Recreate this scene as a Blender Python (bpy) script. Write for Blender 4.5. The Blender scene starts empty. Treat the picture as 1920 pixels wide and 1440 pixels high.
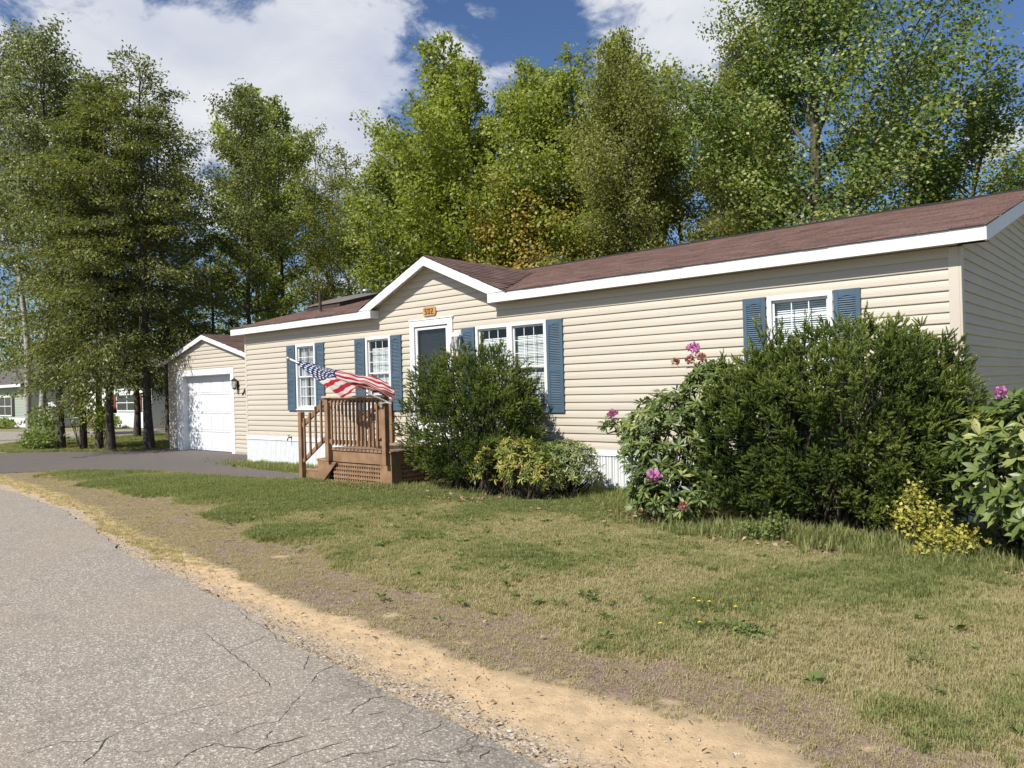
import bpy, math, random
import numpy as np
from mathutils import Vector, Matrix
import mathutils.geometry as mgeo

R = math.radians
SC = bpy.context.scene
COL = SC.collection
RNG = np.random.default_rng(7)
random.seed(7)

# ------------------------------------------------------------------ camera
CAM_Z = 1.55
F = 1434.0
roll = 0.0273
pitch = math.atan(5 / 1434.0)
vh = Vector((-0.663, 0.749, 0)).normalized()
rh = Vector((vh.y, -vh.x, 0))
zz = Vector((0, 0, 1))
fwd = vh * math.cos(pitch) + zz * math.sin(pitch)
upv = zz * math.cos(pitch) - vh * math.sin(pitch)
cr = rh * math.cos(roll) - upv * math.sin(roll)
cu = upv * math.cos(roll) + rh * math.sin(roll)
cam_d = bpy.data.cameras.new('camera')
cam = bpy.data.objects.new('camera', cam_d)
COL.objects.link(cam)
cam_d.sensor_width = 36
cam_d.lens = F / 1920 * 36
cam_d.clip_end = 2000
cam_d.clip_start = 0.05
cam.matrix_world = Matrix(((cr.x, cu.x, -fwd.x, 0), (cr.y, cu.y, -fwd.y, 0), (cr.z, cu.z, -fwd.z, CAM_Z), (0, 0, 0, 1)))
SC.camera = cam
CAMP = Vector((0, 0, CAM_Z))

# ------------------------------------------------------------------ light
SUN_EL, SUN_AZ = 47.0, 4.0          # sun stands over -Y, a few degrees towards -X
sd = Vector((-math.sin(R(SUN_AZ)) * math.cos(R(SUN_EL)), -math.cos(R(SUN_AZ)) * math.cos(R(SUN_EL)), math.sin(R(SUN_EL))))
sun_d = bpy.data.lights.new('sun', 'SUN')
sun_d.energy = 5.0
sun_d.angle = R(0.55)
sun_d.color = (1.0, 0.955, 0.88)
sun = bpy.data.objects.new('sun', sun_d)
COL.objects.link(sun)
sun.rotation_euler = sd.to_track_quat('Z', 'Y').to_euler()
sun.location = (0, -20, 30)

world = bpy.data.worlds.new('World')
SC.world = world
world.use_nodes = True
SC.view_settings.view_transform = 'Standard'
SC.view_settings.look = 'None'
SC.view_settings.exposure = 0.42
SC.view_settings.gamma = 1
SC.view_settings.use_curve_mapping = False

BLOBS = [(-0.880,0.296,0.370,0.140,0.90),(-0.826,0.421,0.374,0.124,0.90),(-0.747,0.538,0.391,0.074,0.60),(-0.763,0.562,0.319,0.079,1.00),(-0.794,0.523,0.311,0.070,0.90),(-0.860,0.405,0.312,0.095,0.80),(-0.649,0.619,0.442,0.074,0.50),(-0.613,0.680,0.403,0.056,0.60),(-0.471,0.775,0.423,0.087,0.70),(-0.403,0.814,0.419,0.058,0.60),(-0.131,0.950,0.284,0.037,0.90),(-0.164,0.963,0.215,0.035,0.70),(-0.843,0.258,0.472,0.140,0.60),(-0.701,0.616,0.359,0.043,-0.60),(-0.554,0.719,0.419,0.034,-0.50),(-0.196,0.914,0.355,0.100,-0.80),(-0.780,0.443,0.441,0.036,-0.40),(-0.775,0.499,0.388,0.026,-0.35),(-0.769,0.604,0.210,0.062,-0.60)]


class NT:
    """small node-graph writer"""
    def __init__(s, tree):
        s.t = tree
        s.n = tree.nodes
        s.l = tree.links

    def node(s, typ, **kw):
        nd = s.n.new(typ)
        for k, v in kw.items():
            setattr(nd, k, v)
        return nd

    def put(s, sock, v):
        if hasattr(v, 'is_output') or isinstance(v, bpy.types.NodeSocket):
            s.l.new(v, sock)
        else:
            sock.default_value = v

    def math(s, op, a, b=0.0, c=0.0, clamp=False):
        nd = s.node('ShaderNodeMath', operation=op, use_clamp=clamp)
        s.put(nd.inputs[0], a)
        s.put(nd.inputs[1], b)
        s.put(nd.inputs[2], c)
        return nd.outputs[0]

    def noise(s, vec, scale, detail=3, rough=0.55, dist=0.0, dim='3D'):
        nd = s.node('ShaderNodeTexNoise', noise_dimensions=dim)
        if vec is not None:
            s.l.new(vec, nd.inputs['Vector'])
        nd.inputs['Scale'].default_value = scale
        nd.inputs['Detail'].default_value = detail
        nd.inputs['Roughness'].default_value = rough
        nd.inputs['Distortion'].default_value = dist
        return nd.outputs['Fac']

    def maprange(s, v, a, b, c=0.0, d=1.0, smooth=True):
        nd = s.node('ShaderNodeMapRange', interpolation_type='SMOOTHSTEP' if smooth else 'LINEAR')
        s.put(nd.inputs['Value'], v)
        nd.inputs['From Min'].default_value = a
        nd.inputs['From Max'].default_value = b
        nd.inputs['To Min'].default_value = c
        nd.inputs['To Max'].default_value = d
        return nd.outputs['Result']

    def mix(s, f, a, b, mode='MIX'):
        nd = s.node('ShaderNodeMix', data_type='RGBA', blend_type=mode)
        s.put(nd.inputs['Factor'], f)
        for i, v in ((6, a), (7, b)):
            if isinstance(v, tuple):
                nd.inputs[i].default_value = v if len(v) == 4 else v + (1,)
            else:
                s.l.new(v, nd.inputs[i])
        return nd.outputs[2]

    def ramp(s, f, stops):
        nd = s.node('ShaderNodeValToRGB')
        s.put(nd.inputs[0], f)
        e = nd.color_ramp.elements
        while len(e) < len(stops):
            e.new(0.5)
        for el, (p, c) in zip(e, stops):
            el.position = p
            el.color = tuple(c) + (1,)
        return nd.outputs[0]

    def mapping(s, vec, scale=(1, 1, 1), loc=(0, 0, 0), rot=(0, 0, 0)):
        nd = s.node('ShaderNodeMapping')
        s.l.new(vec, nd.inputs[0])
        nd.inputs['Scale'].default_value = scale
        nd.inputs['Location'].default_value = loc
        nd.inputs['Rotation'].default_value = rot
        return nd.outputs[0]


def build_world():
    w = NT(world.node_tree)
    w.n.clear()
    out = w.node('ShaderNodeOutputWorld')
    bg = w.node('ShaderNodeBackground')
    w.l.new(bg.outputs[0], out.inputs[0])
    sky = w.node('ShaderNodeTexSky', sky_type='NISHITA')
    sky.sun_disc = False
    sky.sun_elevation = R(SUN_EL)
    sky.sun_rotation = R(180 + SUN_AZ)
    sky.altitude = 200
    sky.air_density = 1.0
    sky.dust_density = 0.35
    sky.ozone_density = 2.2
    tc = w.node('ShaderNodeTexCoord')
    g = tc.outputs['Generated']
    sep = w.node('ShaderNodeSeparateXYZ')
    w.l.new(g, sep.inputs[0])
    zc = w.math('ADD', w.math('MAXIMUM', sep.outputs[2], 0.0), 0.28)
    comb = w.node('ShaderNodeCombineXYZ')
    w.put(comb.inputs[0], w.math('DIVIDE', sep.outputs[0], zc))
    w.put(comb.inputs[1], w.math('DIVIDE', sep.outputs[1], zc))
    p = comb.outputs[0]
    n1 = w.noise(p, 2.3, 9, 0.6, 0.25)
    n2 = w.noise(w.mapping(p, loc=(3.1, 1.7, 5.0)), 6.0, 7, 0.62, 0.4)
    dens = w.math('MULTIPLY_ADD', n1, 3.6, -1.93)
    dens = w.math('MULTIPLY_ADD', n2, 2.3, w.math('ADD', dens, -1.13))
    for (x, y, z, r, a) in BLOBS:
        d = w.node('ShaderNodeVectorMath', operation='DOT_PRODUCT')
        w.l.new(g, d.inputs[0])
        d.inputs[1].default_value = Vector((x, y, z)).normalized()
        dens = w.math('ADD', dens, w.maprange(d.outputs['Value'], math.cos(r * 1.7), math.cos(r * 0.1), 0.0, a * ((0.36 if r > 0.09 else 0.50) if a > 0 else 0.55)))
    cov = w.maprange(dens, 0.0, 0.50)
    n3 = w.noise(w.mapping(p, loc=(0.08, 0.2, 2.0)), 3.4, 6, 0.55, 0.2)
    shade = w.math('MULTIPLY_ADD', n3, 2.4, -0.60, clamp=True)
    ccol = w.mix(shade, (7.8, 8.5, 10.4), (12.0, 12.2, 12.7))
    skyc = w.mix(1.0, sky.outputs[0], (1.10, 1.28, 1.56), 'MULTIPLY')
    col = w.mix(cov, skyc, ccol)
    w.l.new(col, bg.inputs['Color'])
    bg.inputs['Strength'].default_value = 0.052


build_world()

# ------------------------------------------------------------------ helpers
def tag(o, label=None, cat=None, group=None, kind=None):
    if label:
        o['label'] = label
    if cat:
        o['category'] = cat
    if group:
        o['group'] = group
    if kind:
        o['kind'] = kind
    return o


def empty(name, loc=(0, 0, 0), label=None, cat=None, group=None):
    o = bpy.data.objects.new(name, None)
    o.empty_display_size = 0.1
    COL.objects.link(o)
    o.location = loc
    return tag(o, label, cat, group)


def link(name, me, parent=None):
    o = bpy.data.objects.new(name, me)
    COL.objects.link(o)
    if parent is not None:
        o.parent = parent
        # every mesh is written in world coordinates; things sit at their own base
        o.matrix_parent_inverse = Matrix.Translation(-world_loc(parent))
    return o


def world_loc(o):
    v = Vector(o.location)
    return v if o.type == 'EMPTY' or o.parent is None else Vector((0, 0, 0)) if o.get('_w') is None else v


class MB:
    def __init__(s):
        s.v = []
        s.f = []
        s.m = []
        s.tint = []

    def add(s, vs, fs, mi=0, tint=0.5):
        b = len(s.v)
        s.v += [tuple(p) for p in vs]
        s.f += [tuple(b + i for i in f) for f in fs]
        s.m += [mi] * len(fs)
        s.tint += [tint] * len(vs)
        return s

    def box(s, x0, y0, z0, x1, y1, z1, mi=0, tint=0.5):
        vs = [(x0, y0, z0), (x1, y0, z0), (x1, y1, z0), (x0, y1, z0), (x0, y0, z1), (x1, y0, z1), (x1, y1, z1), (x0, y1, z1)]
        return s.add(vs, [(0, 3, 2, 1), (4, 5, 6, 7), (0, 1, 5, 4), (1, 2, 6, 5), (2, 3, 7, 6), (3, 0, 4, 7)], mi, tint)

    def bar(s, a, b, w, h, up=(0, 0, 1), mi=0):
        a = Vector(a)
        b = Vector(b)
        d = (b - a).normalized()
        u = Vector(up)
        sx = d.cross(u)
        sx = sx.normalized() if sx.length > 1e-5 else Vector((1, 0, 0))
        u = sx.cross(d).normalized()
        vs = []
        for p in (a, b):
            for i, j in ((-1, -1), (1, -1), (1, 1), (-1, 1)):
                vs.append(p + sx * (i * w / 2) + u * (j * h / 2))
        return s.add(vs, [(0, 3, 2, 1), (4, 5, 6, 7), (0, 1, 5, 4), (1, 2, 6, 5), (2, 3, 7, 6), (3, 0, 4, 7)], mi)

    def tube(s, pts, rad, n=8, mi=0, cap=True):
        pts = [Vector(p) for p in pts]
        if not hasattr(rad, '__len__'):
            rad = [rad] * len(pts)
        vs = []
        for i, p in enumerate(pts):
            d = (pts[min(i + 1, len(pts) - 1)] - pts[max(i - 1, 0)])
            d = d.normalized() if d.length > 1e-7 else Vector((0, 0, 1))
            a = d.cross(Vector((0.31, 0.95, 0.02)))
            if a.length < 0.1:
                a = d.cross(Vector((1, 0, 0)))
            a.normalize()
            b = d.cross(a)
            for k in range(n):
                t = 2 * math.pi * k / n
                vs.append(p + (a * math.cos(t) + b * math.sin(t)) * rad[i])
        fs = []
        for i in range(len(pts) - 1):
            for k in range(n):
                k2 = (k + 1) % n
                fs.append((i * n + k, i * n + k2, (i + 1) * n + k2, (i + 1) * n + k))
        if cap:
            fs.append(tuple(range(n))[::-1])
            fs.append(tuple((len(pts) - 1) * n + k for k in range(n)))
        return s.add(vs, fs, mi)

    def prism(s, poly, axis, a, b, mi=0):
        """poly: 2D points, extruded along axis ('x','y','z') from a to b"""
        def P(u, v, w):
            return {'x': (w, u, v), 'y': (u, w, v), 'z': (u, v, w)}[axis]
        n = len(poly)
        vs = [P(u, v, a) for u, v in poly] + [P(u, v, b) for u, v in poly]
        fs = [tuple(range(n))[::-1], tuple(range(n, 2 * n))] + [(i, (i + 1) % n, n + (i + 1) % n, n + i) for i in range(n)]
        return s.add(vs, fs, mi)

    def mesh(s, name, mats, smooth=False, tint=False):
        me = bpy.data.meshes.new(name)
        me.from_pydata(s.v, [], s.f)
        if not isinstance(mats, (list, tuple)):
            mats = [mats]
        for m in mats:
            me.materials.append(m)
        if any(s.m):
            me.polygons.foreach_set('material_index', s.m)
        if tint:
            a = me.attributes.new('tint', 'FLOAT', 'POINT')
            a.data.foreach_set('value', s.tint)
        me.update()
        import bmesh
        bm = bmesh.new()
        bm.from_mesh(me)
        bmesh.ops.recalc_face_normals(bm, faces=bm.faces)
        bm.to_mesh(me)
        bm.free()
        if smooth:
            me.polygons.foreach_set('use_smooth', [True] * len(me.polygons))
        return me

    def build(s, name, mats, parent=None, smooth=False, tint=False, bevel=0):
        o = link(name, s.mesh(name, mats, smooth, tint), parent)
        if bevel:
            m = o.modifiers.new('bevel', 'BEVEL')
            m.width = bevel
            m.segments = 1
            m.limit_method = 'ANGLE'
        return o


def np_mesh(name, V, Fc, mats, tint=None, smooth=False, midx=None):
    """V (N,3), Fc (M,k)"""
    me = bpy.data.meshes.new(name)
    V = np.ascontiguousarray(V, dtype=np.float32)
    Fc = np.ascontiguousarray(Fc, dtype=np.int32)
    k = Fc.shape[1]
    me.vertices.add(len(V))
    me.vertices.foreach_set('co', V.ravel())
    me.loops.add(Fc.size)
    me.loops.foreach_set('vertex_index', Fc.ravel())
    me.polygons.add(len(Fc))
    me.polygons.foreach_set('loop_start', np.arange(0, Fc.size, k, dtype=np.int32))
    if midx is not None:
        me.polygons.foreach_set('material_index', np.asarray(midx, dtype=np.int32))
    if smooth:
        me.polygons.foreach_set('use_smooth', np.ones(len(Fc), dtype=bool))
    for m in (mats if isinstance(mats, (list, tuple)) else [mats]):
        me.materials.append(m)
    if tint is not None:
        a = me.attributes.new('tint', 'FLOAT', 'POINT')
        a.data.foreach_set('value', np.asarray(tint, dtype=np.float32))
    me.update(calc_edges=True)
    return me


def replicate(TV, TF, M, O):
    """template verts TV (n,3), faces TF (m,k); M (N,3,3), O (N,3) -> big arrays"""
    V = np.einsum('nij,vj->nvi', M, TV) + O[:, None, :]
    n = len(TV)
    Fc = TF[None] + (np.arange(len(O)) * n)[:, None, None]
    return V.reshape(-1, 3), Fc.reshape(-1, TF.shape[1])


def norm(a):
    return a / np.maximum(np.linalg.norm(a, axis=-1, keepdims=True), 1e-9)


def frames(y, rng, scale, zhint=None):
    """rotation matrices with local +Y along y and random (or hinted) local Z; columns scaled"""
    y = norm(y)
    h = rng.normal(size=y.shape) if zhint is None else zhint
    z = norm(h - (h * y).sum(-1, keepdims=True) * y)
    x = np.cross(y, z)
    M = np.stack([x, y, z], axis=-1)
    return M * np.asarray(scale).reshape(-1, 1, 1)


class SNoise:
    """cheap smooth 3D/2D noise from random sines, about -1..1"""
    def __init__(s, seed, freq, oct=4):
        r = np.random.default_rng(seed)
        s.k = []
        for o in range(oct):
            for j in range(5):
                d = norm(r.normal(size=3)) * freq * (1.9 ** o) * r.uniform(0.7, 1.3)
                s.k.append((d, r.uniform(0, 6.28), 0.62 ** o))
        s.tot = math.sqrt(sum(a * a for _, _, a in s.k)) * 0.9

    def __call__(s, p):
        out = 0
        for d, ph, a in s.k:
            out = out + a * np.sin(p @ d[:p.shape[-1]] + ph)
        return out / s.tot


# ------------------------------------------------------------------ materials
MATS = {}


def mat(name, col, rough=0.6, var=0.12, scale=6.0, bump=0.0, bscale=60.0, spec=0.4, metal=0.0, stretch=(1, 1, 1), dirt=0.0, dirtcol=(0.1, 0.09, 0.07)):
    if name in MATS:
        return MATS[name]
    m = bpy.data.materials.new(name)
    m.use_nodes = True
    g = NT(m.node_tree)
    b = g.n['Principled BSDF']
    tc = g.node('ShaderNodeTexCoord')
    v = g.mapping(tc.outputs['Object'], scale=stretch)
    n = g.noise(v, scale, 5, 0.6)
    lo = tuple(c * (1 - var) for c in col)
    hi = tuple(min(1, c * (1 + var)) for c in col)
    c = g.mix(g.maprange(n, 0.3, 0.7), lo, hi)
    if 'siding' in name:
        oi = g.node('ShaderNodeObjectInfo').outputs['Random']
        c = g.mix(g.maprange(oi, 0, 1, 0, 0.10, False), c, tuple(k * 0.72 for k in col))
    if dirt:
        n2 = g.noise(v, scale * 0.37, 6, 0.7, 0.6)
        c = g.mix(g.maprange(n2, 0.52, 0.78, 0, dirt), c, dirtcol)
    g.l.new(c, b.inputs['Base Color'])
    b.inputs['Roughness'].default_value = rough
    b.inputs['Specular IOR Level'].default_value = spec
    b.inputs['Metallic'].default_value = metal
    if bump:
        bp = g.node('ShaderNodeBump')
        bp.inputs['Strength'].default_value = bump
        bp.inputs['Distance'].default_value = 0.004
        g.l.new(g.noise(v, bscale, 4, 0.6), bp.inputs['Height'])
        g.l.new(bp.outputs[0], b.inputs['Normal'])
    MATS[name] = m
    return m


def leafmat(name, stops, trans=0.4, rough=0.5, gloss=0.12, objrandom=False):
    m = bpy.data.materials.new(name)
    m.use_nodes = True
    g = NT(m.node_tree)
    g.n.clear()
    out = g.node('ShaderNodeOutputMaterial')
    if objrandom:
        f = g.node('ShaderNodeObjectInfo').outputs['Random']
    else:
        f = g.node('ShaderNodeAttribute', attribute_name='tint').outputs['Fac']
    c = g.ramp(f, stops)
    d = g.node('ShaderNodeBsdfDiffuse')
    t = g.node('ShaderNodeBsdfTranslucent')
    g.l.new(c, d.inputs[0])
    c2 = g.mix(1.0, c, (1.25, 1.3, 0.55), 'MULTIPLY')
    g.l.new(c2, t.inputs[0])
    mx = g.node('ShaderNodeMixShader')
    mx.inputs[0].default_value = trans
    g.l.new(d.outputs[0], mx.inputs[1])
    g.l.new(t.outputs[0], mx.inputs[2])
    if gloss:
        gl = g.node('ShaderNodeBsdfGlossy')
        gl.inputs['Roughness'].default_value = rough
        gl.inputs['Color'].default_value = (1, 1, 1, 1)
        m2 = g.node('ShaderNodeMixShader')
        lw = g.node('ShaderNodeLayerWeight')
        lw.inputs[0].default_value = 0.35
        g.put(m2.inputs[0], g.math('MULTIPLY_ADD', lw.outputs['Fresnel'], gloss, gloss * 0.25))
        g.l.new(mx.outputs[0], m2.inputs[1])
        g.l.new(gl.outputs[0], m2.inputs[2])
        mx = m2
    g.l.new(mx.outputs[0], out.inputs[0])
    MATS[name] = m
    return m


def tintmat(name, stops, rough=0.9, nscale=30.0, nvar=0.3, bump=0.0):
    """colour from the per-piece tint attribute plus fine noise"""
    m = bpy.data.materials.new(name)
    m.use_nodes = True
    g = NT(m.node_tree)
    b = g.n['Principled BSDF']
    f = g.node('ShaderNodeAttribute', attribute_name='tint').outputs['Fac']
    tc = g.node('ShaderNodeTexCoord')
    n = g.noise(tc.outputs['Object'], nscale, 4, 0.7)
    c = g.ramp(f, stops)
    k = g.maprange(n, 0.3, 0.7, 1 - nvar, 1 + nvar)
    cc = g.node('ShaderNodeVectorMath', operation='SCALE')
    g.l.new(c, cc.inputs[0])
    g.l.new(k, cc.inputs['Scale'])
    g.l.new(cc.outputs[0], b.inputs['Base Color'])
    b.inputs['Roughness'].default_value = rough
    b.inputs['Specular IOR Level'].default_value = 0.25
    if bump:
        bp = g.node('ShaderNodeBump')
        bp.inputs['Strength'].default_value = bump
        bp.inputs['Distance'].default_value = 0.003
        g.l.new(n, bp.inputs['Height'])
        g.l.new(bp.outputs[0], b.inputs['Normal'])
    MATS[name] = m
    return m


M_SIDING = mat('cream vinyl siding', (0.50, 0.448, 0.365), 0.55, 0.05, 1.3, 0.12, 90, stretch=(0.25, 1, 3), dirt=0.10, dirtcol=(0.42, 0.37, 0.28))
M_TRIM = mat('white vinyl trim', (0.70, 0.70, 0.695), 0.45, 0.04, 2.0, dirt=0.12, dirtcol=(0.55, 0.54, 0.50))
M_CTRIM = mat('cream corner trim', (0.54, 0.48, 0.395), 0.5, 0.04, 2.0)
M_SKIRT = mat('white skirting', (0.68, 0.69, 0.70), 0.5, 0.05, 3.0, dirt=0.35, dirtcol=(0.50, 0.50, 0.46))
M_SOFFIT = mat('tan soffit', (0.50, 0.44, 0.36), 0.7, 0.04)
M_BLUE = mat('slate blue shutter plastic', (0.060, 0.104, 0.148), 0.5, 0.10, 5.0)
M_BLUEL = mat('weathered louvre plastic', (0.11, 0.165, 0.215), 0.45, 0.12, 5.0)
M_DARK = mat('dark interior', (0.02, 0.02, 0.022), 0.8)
M_ROOM = mat('room wall', (0.22, 0.21, 0.19), 0.9)
M_BLACK = mat('black plastic', (0.012, 0.011, 0.010), 0.4)
M_BRONZE = mat('bronze metal', (0.05, 0.035, 0.025), 0.4, metal=0.5)
M_STAIN = mat('brown deck stain', (0.255, 0.150, 0.084), 0.6, 0.20, 5.0, 0.25, 70, stretch=(1, 1, 1), dirt=0.4, dirtcol=(0.16, 0.095, 0.06))
M_STAIN2 = mat('brown deck stain worn', (0.28, 0.170, 0.108), 0.7, 0.22, 7.0, 0.3, 50, stretch=(0.4, 3, 1), dirt=0.5, dirtcol=(0.20, 0.15, 0.11))
M_BLIND = mat('white blind', (0.82, 0.82, 0.80), 0.6, 0.03)
M_CURT = mat('pale curtain', (0.78, 0.78, 0.78), 0.9, 0.10, 9.0, stretch=(6, 1, 0.3))
M_GDOOR = mat('white garage door', (0.64, 0.655, 0.68), 0.5, 0.03, 2.0, 0.08, 120)
M_UNDER = mat('roof underside', (0.10, 0.07, 0.05), 0.9)
M_PIPE = mat('brown vent pipe', (0.06, 0.035, 0.03), 0.6)
M_SKYL = mat('skylight dome', (0.16, 0.135, 0.115), 0.35, 0.08)
M_SHING = tintmat('red brown asphalt shingles', [(0.0, (0.095, 0.057, 0.048)), (0.5, (0.135, 0.083, 0.070)), (1.0, (0.172, 0.108, 0.092))], 0.95, 55.0, 0.28, 0.6)
M_RIDGE = mat('dark ridge vent', (0.020, 0.016, 0.014), 0.9)
M_BARK = mat('grey brown bark', (0.085, 0.068, 0.052), 0.9, 0.45, 9.0, 1.0, 40, stretch=(3, 3, 0.6))
M_BARKD = mat('dark hemlock bark', (0.065, 0.052, 0.042), 0.95, 0.4, 9.0, 1.0, 40, stretch=(3, 3, 0.6))
M_BIRCH = mat('white birch bark', (0.33, 0.31, 0.28), 0.8, 0.25, 4.0, 0.6, 30, stretch=(0.6, 0.6, 4), dirt=0.8, dirtcol=(0.06, 0.05, 0.045))
M_TWIG = mat('brown twigs', (0.055, 0.042, 0.030), 0.9, 0.3)


def glassmat():
    m = bpy.data.materials.new('window glass')
    m.use_nodes = True
    g = NT(m.node_tree)
    g.n.clear()
    out = g.node('ShaderNodeOutputMaterial')
    tr = g.node('ShaderNodeBsdfTransparent')
    tr.inputs[0].default_value = (0.80, 0.84, 0.84, 1)
    gl = g.node('ShaderNodeBsdfGlossy')
    gl.inputs['Roughness'].default_value = 0.015
    fr = g.node('ShaderNodeFresnel')
    bf = g.node('ShaderNodeNewGeometry').outputs['Backfacing']
    g.put(fr.inputs[0], g.math('MULTIPLY_ADD', bf, 1 / 1.5 - 1.5, 1.5))
    mx = g.node('ShaderNodeMixShader')
    g.put(mx.inputs[0], g.math('MULTIPLY_ADD', fr.outputs[0], 1.2, 0.01, clamp=True))
    g.l.new(tr.outputs[0], mx.inputs[1])
    g.l.new(gl.outputs[0], mx.inputs[2])
    g.l.new(mx.outputs[0], out.inputs[0])
    return m


M_GLASS = glassmat()

# ------------------------------------------------------------------ ground
RX = np.array([-19.5, -18.3, -16.14, -12.23, -9.36, -7.19, -5.7, -4.39, -3.65, -2.98, -2.57, -2.0, -1.0, 0.5, 3.0, 8.0])
RY = np.array([4.55, 4.45, 4.15, 3.90, 3.41, 3.05, 2.86, 2.68, 2.58, 2.50, 2.46, 2.37, 2.24, 2.06, 1.80, 1.4])
SX = np.array([-19.5, -18.3, -14.45, -11.04, -7.35, -5.43, -4.42, -3.33, -2.6, -2.18, -1.97, -1.53, -1.14, 0.0, 3.0, 8.0])
SY = np.array([4.85, 4.76, 4.53, 4.05, 3.47, 3.14, 3.12, 3.06, 3.06, 3.14, 3.11, 3.13, 3.07, 2.95, 2.7, 2.2])
BX = np.array([-19.5, -16.4, -10.4, -7.6, -6.0, -4.2, -2.89, -2.3, -1.6, -1.1, -0.55, 0.5, 3.0, 8.0])
BY = np.array([5.2, 5.10, 4.80, 4.35, 3.90, 3.58, 3.44, 3.46, 3.50, 3.50, 3.55, 3.5, 3.2, 2.7])
DX = np.array([-19.6, -19.1, -17.94, -15.93, -13.27, -11.9])
DY = np.array([4.6, 4.97, 6.14, 6.97, 7.28, 7.62])
yr = lambda x: np.interp(x, RX, RY)
ys = lambda x: np.interp(x, SX, SY)
yb = lambda x: np.interp(x, BX, BY)
yd = lambda x: np.interp(x, DX, DY)
nA, nB, nC, nD = SNoise(1, 1.1), SNoise(2, 3.6), SNoise(3, 0.55, 5), SNoise(4, 14.0, 3)


def sstep(a, b, x):
    t = np.clip((x - a) / (b - a), 0, 1)
    return t * t * (3 - 2 * t)


SAND_SPOTS = [(-2.5, 3.19, .10), (-1.96, 3.28, .06), (-1.73, 3.05, .11), (-2.0, 3.08, .07), (-1.52, 3.19, .09), (-1.31, 3.17, .10), (-1.04, 3.35, .08), (-2.8, 3.16, .10), (-4.2, 3.42, .12), (-3.4, 3.3, .08), (-6.6, 4.0, .15)]


def zones(x, y):
    """returns sand, brown, green, mulch, gravel amounts"""
    p = np.stack([x, y], -1)
    a, b, c, d = nA(p), nB(p), nC(p), nD(p)
    wob = 0.07 * a + 0.06 * b + 0.035 * d
    w = np.clip(ys(x) - yr(x), 0.2, 1)
    t = (y - yr(x)) / w + wob / w * 0.8
    sand = (1 - sstep(0.85, 1.12, t)) * (x > -22)
    for sx_, sy_, r in SAND_SPOTS:
        dd = np.hypot(x - sx_, (y - sy_)) * 1.9 + 0.035 * b + 0.02 * d
        sand = np.maximum(sand, 0.75 * (1 - sstep(r * 0.6, r * 1.1, dd)))
    gravel = (1 - sstep(0.08, 0.42, t)) * (y < 5)
    brown = (1 - sstep(-0.06, 0.22, (y - yb(x)) + 2.2 * wob)) * (1 - sand)
    g = 0.20 + 0.15 * c + 0.15 * a + 0.26 * b + 0.10 * d
    g = g + 0.58 * sstep(4.6, 5.8, y) * (1 - sstep(-11.5, -7.5, x + 0.5 * a)) + 0.55 * sstep(6.9, 8.0, y) * sstep(-9.5, -8.0, x) * (1 - sstep(-5.2, -4.0, x))
    g = g + 0.25 * sstep(4.1, 5.0, y) * (1 - sstep(-8, -5, x))
    green = np.clip(g, 0, 1) * (1 - brown)
    mul = np.zeros_like(x)
    for cx, cy, rx, ry in ((-8.2, 8.3, 1.3, 0.9), (-6.9, 7.95, 0.95, 0.65), (-2.6, 8.1, 2.2, 1.0), (-1.2, 7.8, 1.1, 1.1), (-4.5, 8.0, 1.0, 0.9), (-9.9, 7.6, 1.2, 0.35)):
        dd = np.hypot((x - cx) / rx, (y - cy) / ry) + 0.15 * b + 0.06 * d
        mul = np.maximum(mul, 1 - sstep(0.85, 1.1, dd))
    return sand, brown, green, mul, gravel


def ground_z(x, y):
    p = np.stack([x, y], -1)
    z = 0.012 * nA(p) + 0.006 * nB(p)
    near = sstep(0.0, 0.5, y - yr(x))
    z = z * near - 0.018 * (1 - near)
    t = (y - yr(x))
    z = z + 0.02 * sstep(0.15, 0.35, t) * (1 - sstep(0.4, 0.8, t)) * (1 - sstep(-3.5, -2.0, -x))
    dd_ = np.where(x < -11.6, np.clip((yd(x) - y) / 0.45, 0, 1), 1.0)
    z = z * dd_ - 0.003 * (1 - dd_)
    inroad = (y < yr(x) - 0.10) | (x < -19.3)
    indrive = (x < -11.9) & (y > yd(x) + 0.10) & (y < 12)
    fade = np.maximum(np.abs(x + 8) - 14, 0) * 0 + 1
    z = np.where(inroad | indrive, -0.035, z)
    far = np.hypot(x + 8, y - 5) > 60
    return np.where(far, -0.05, z)


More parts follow.
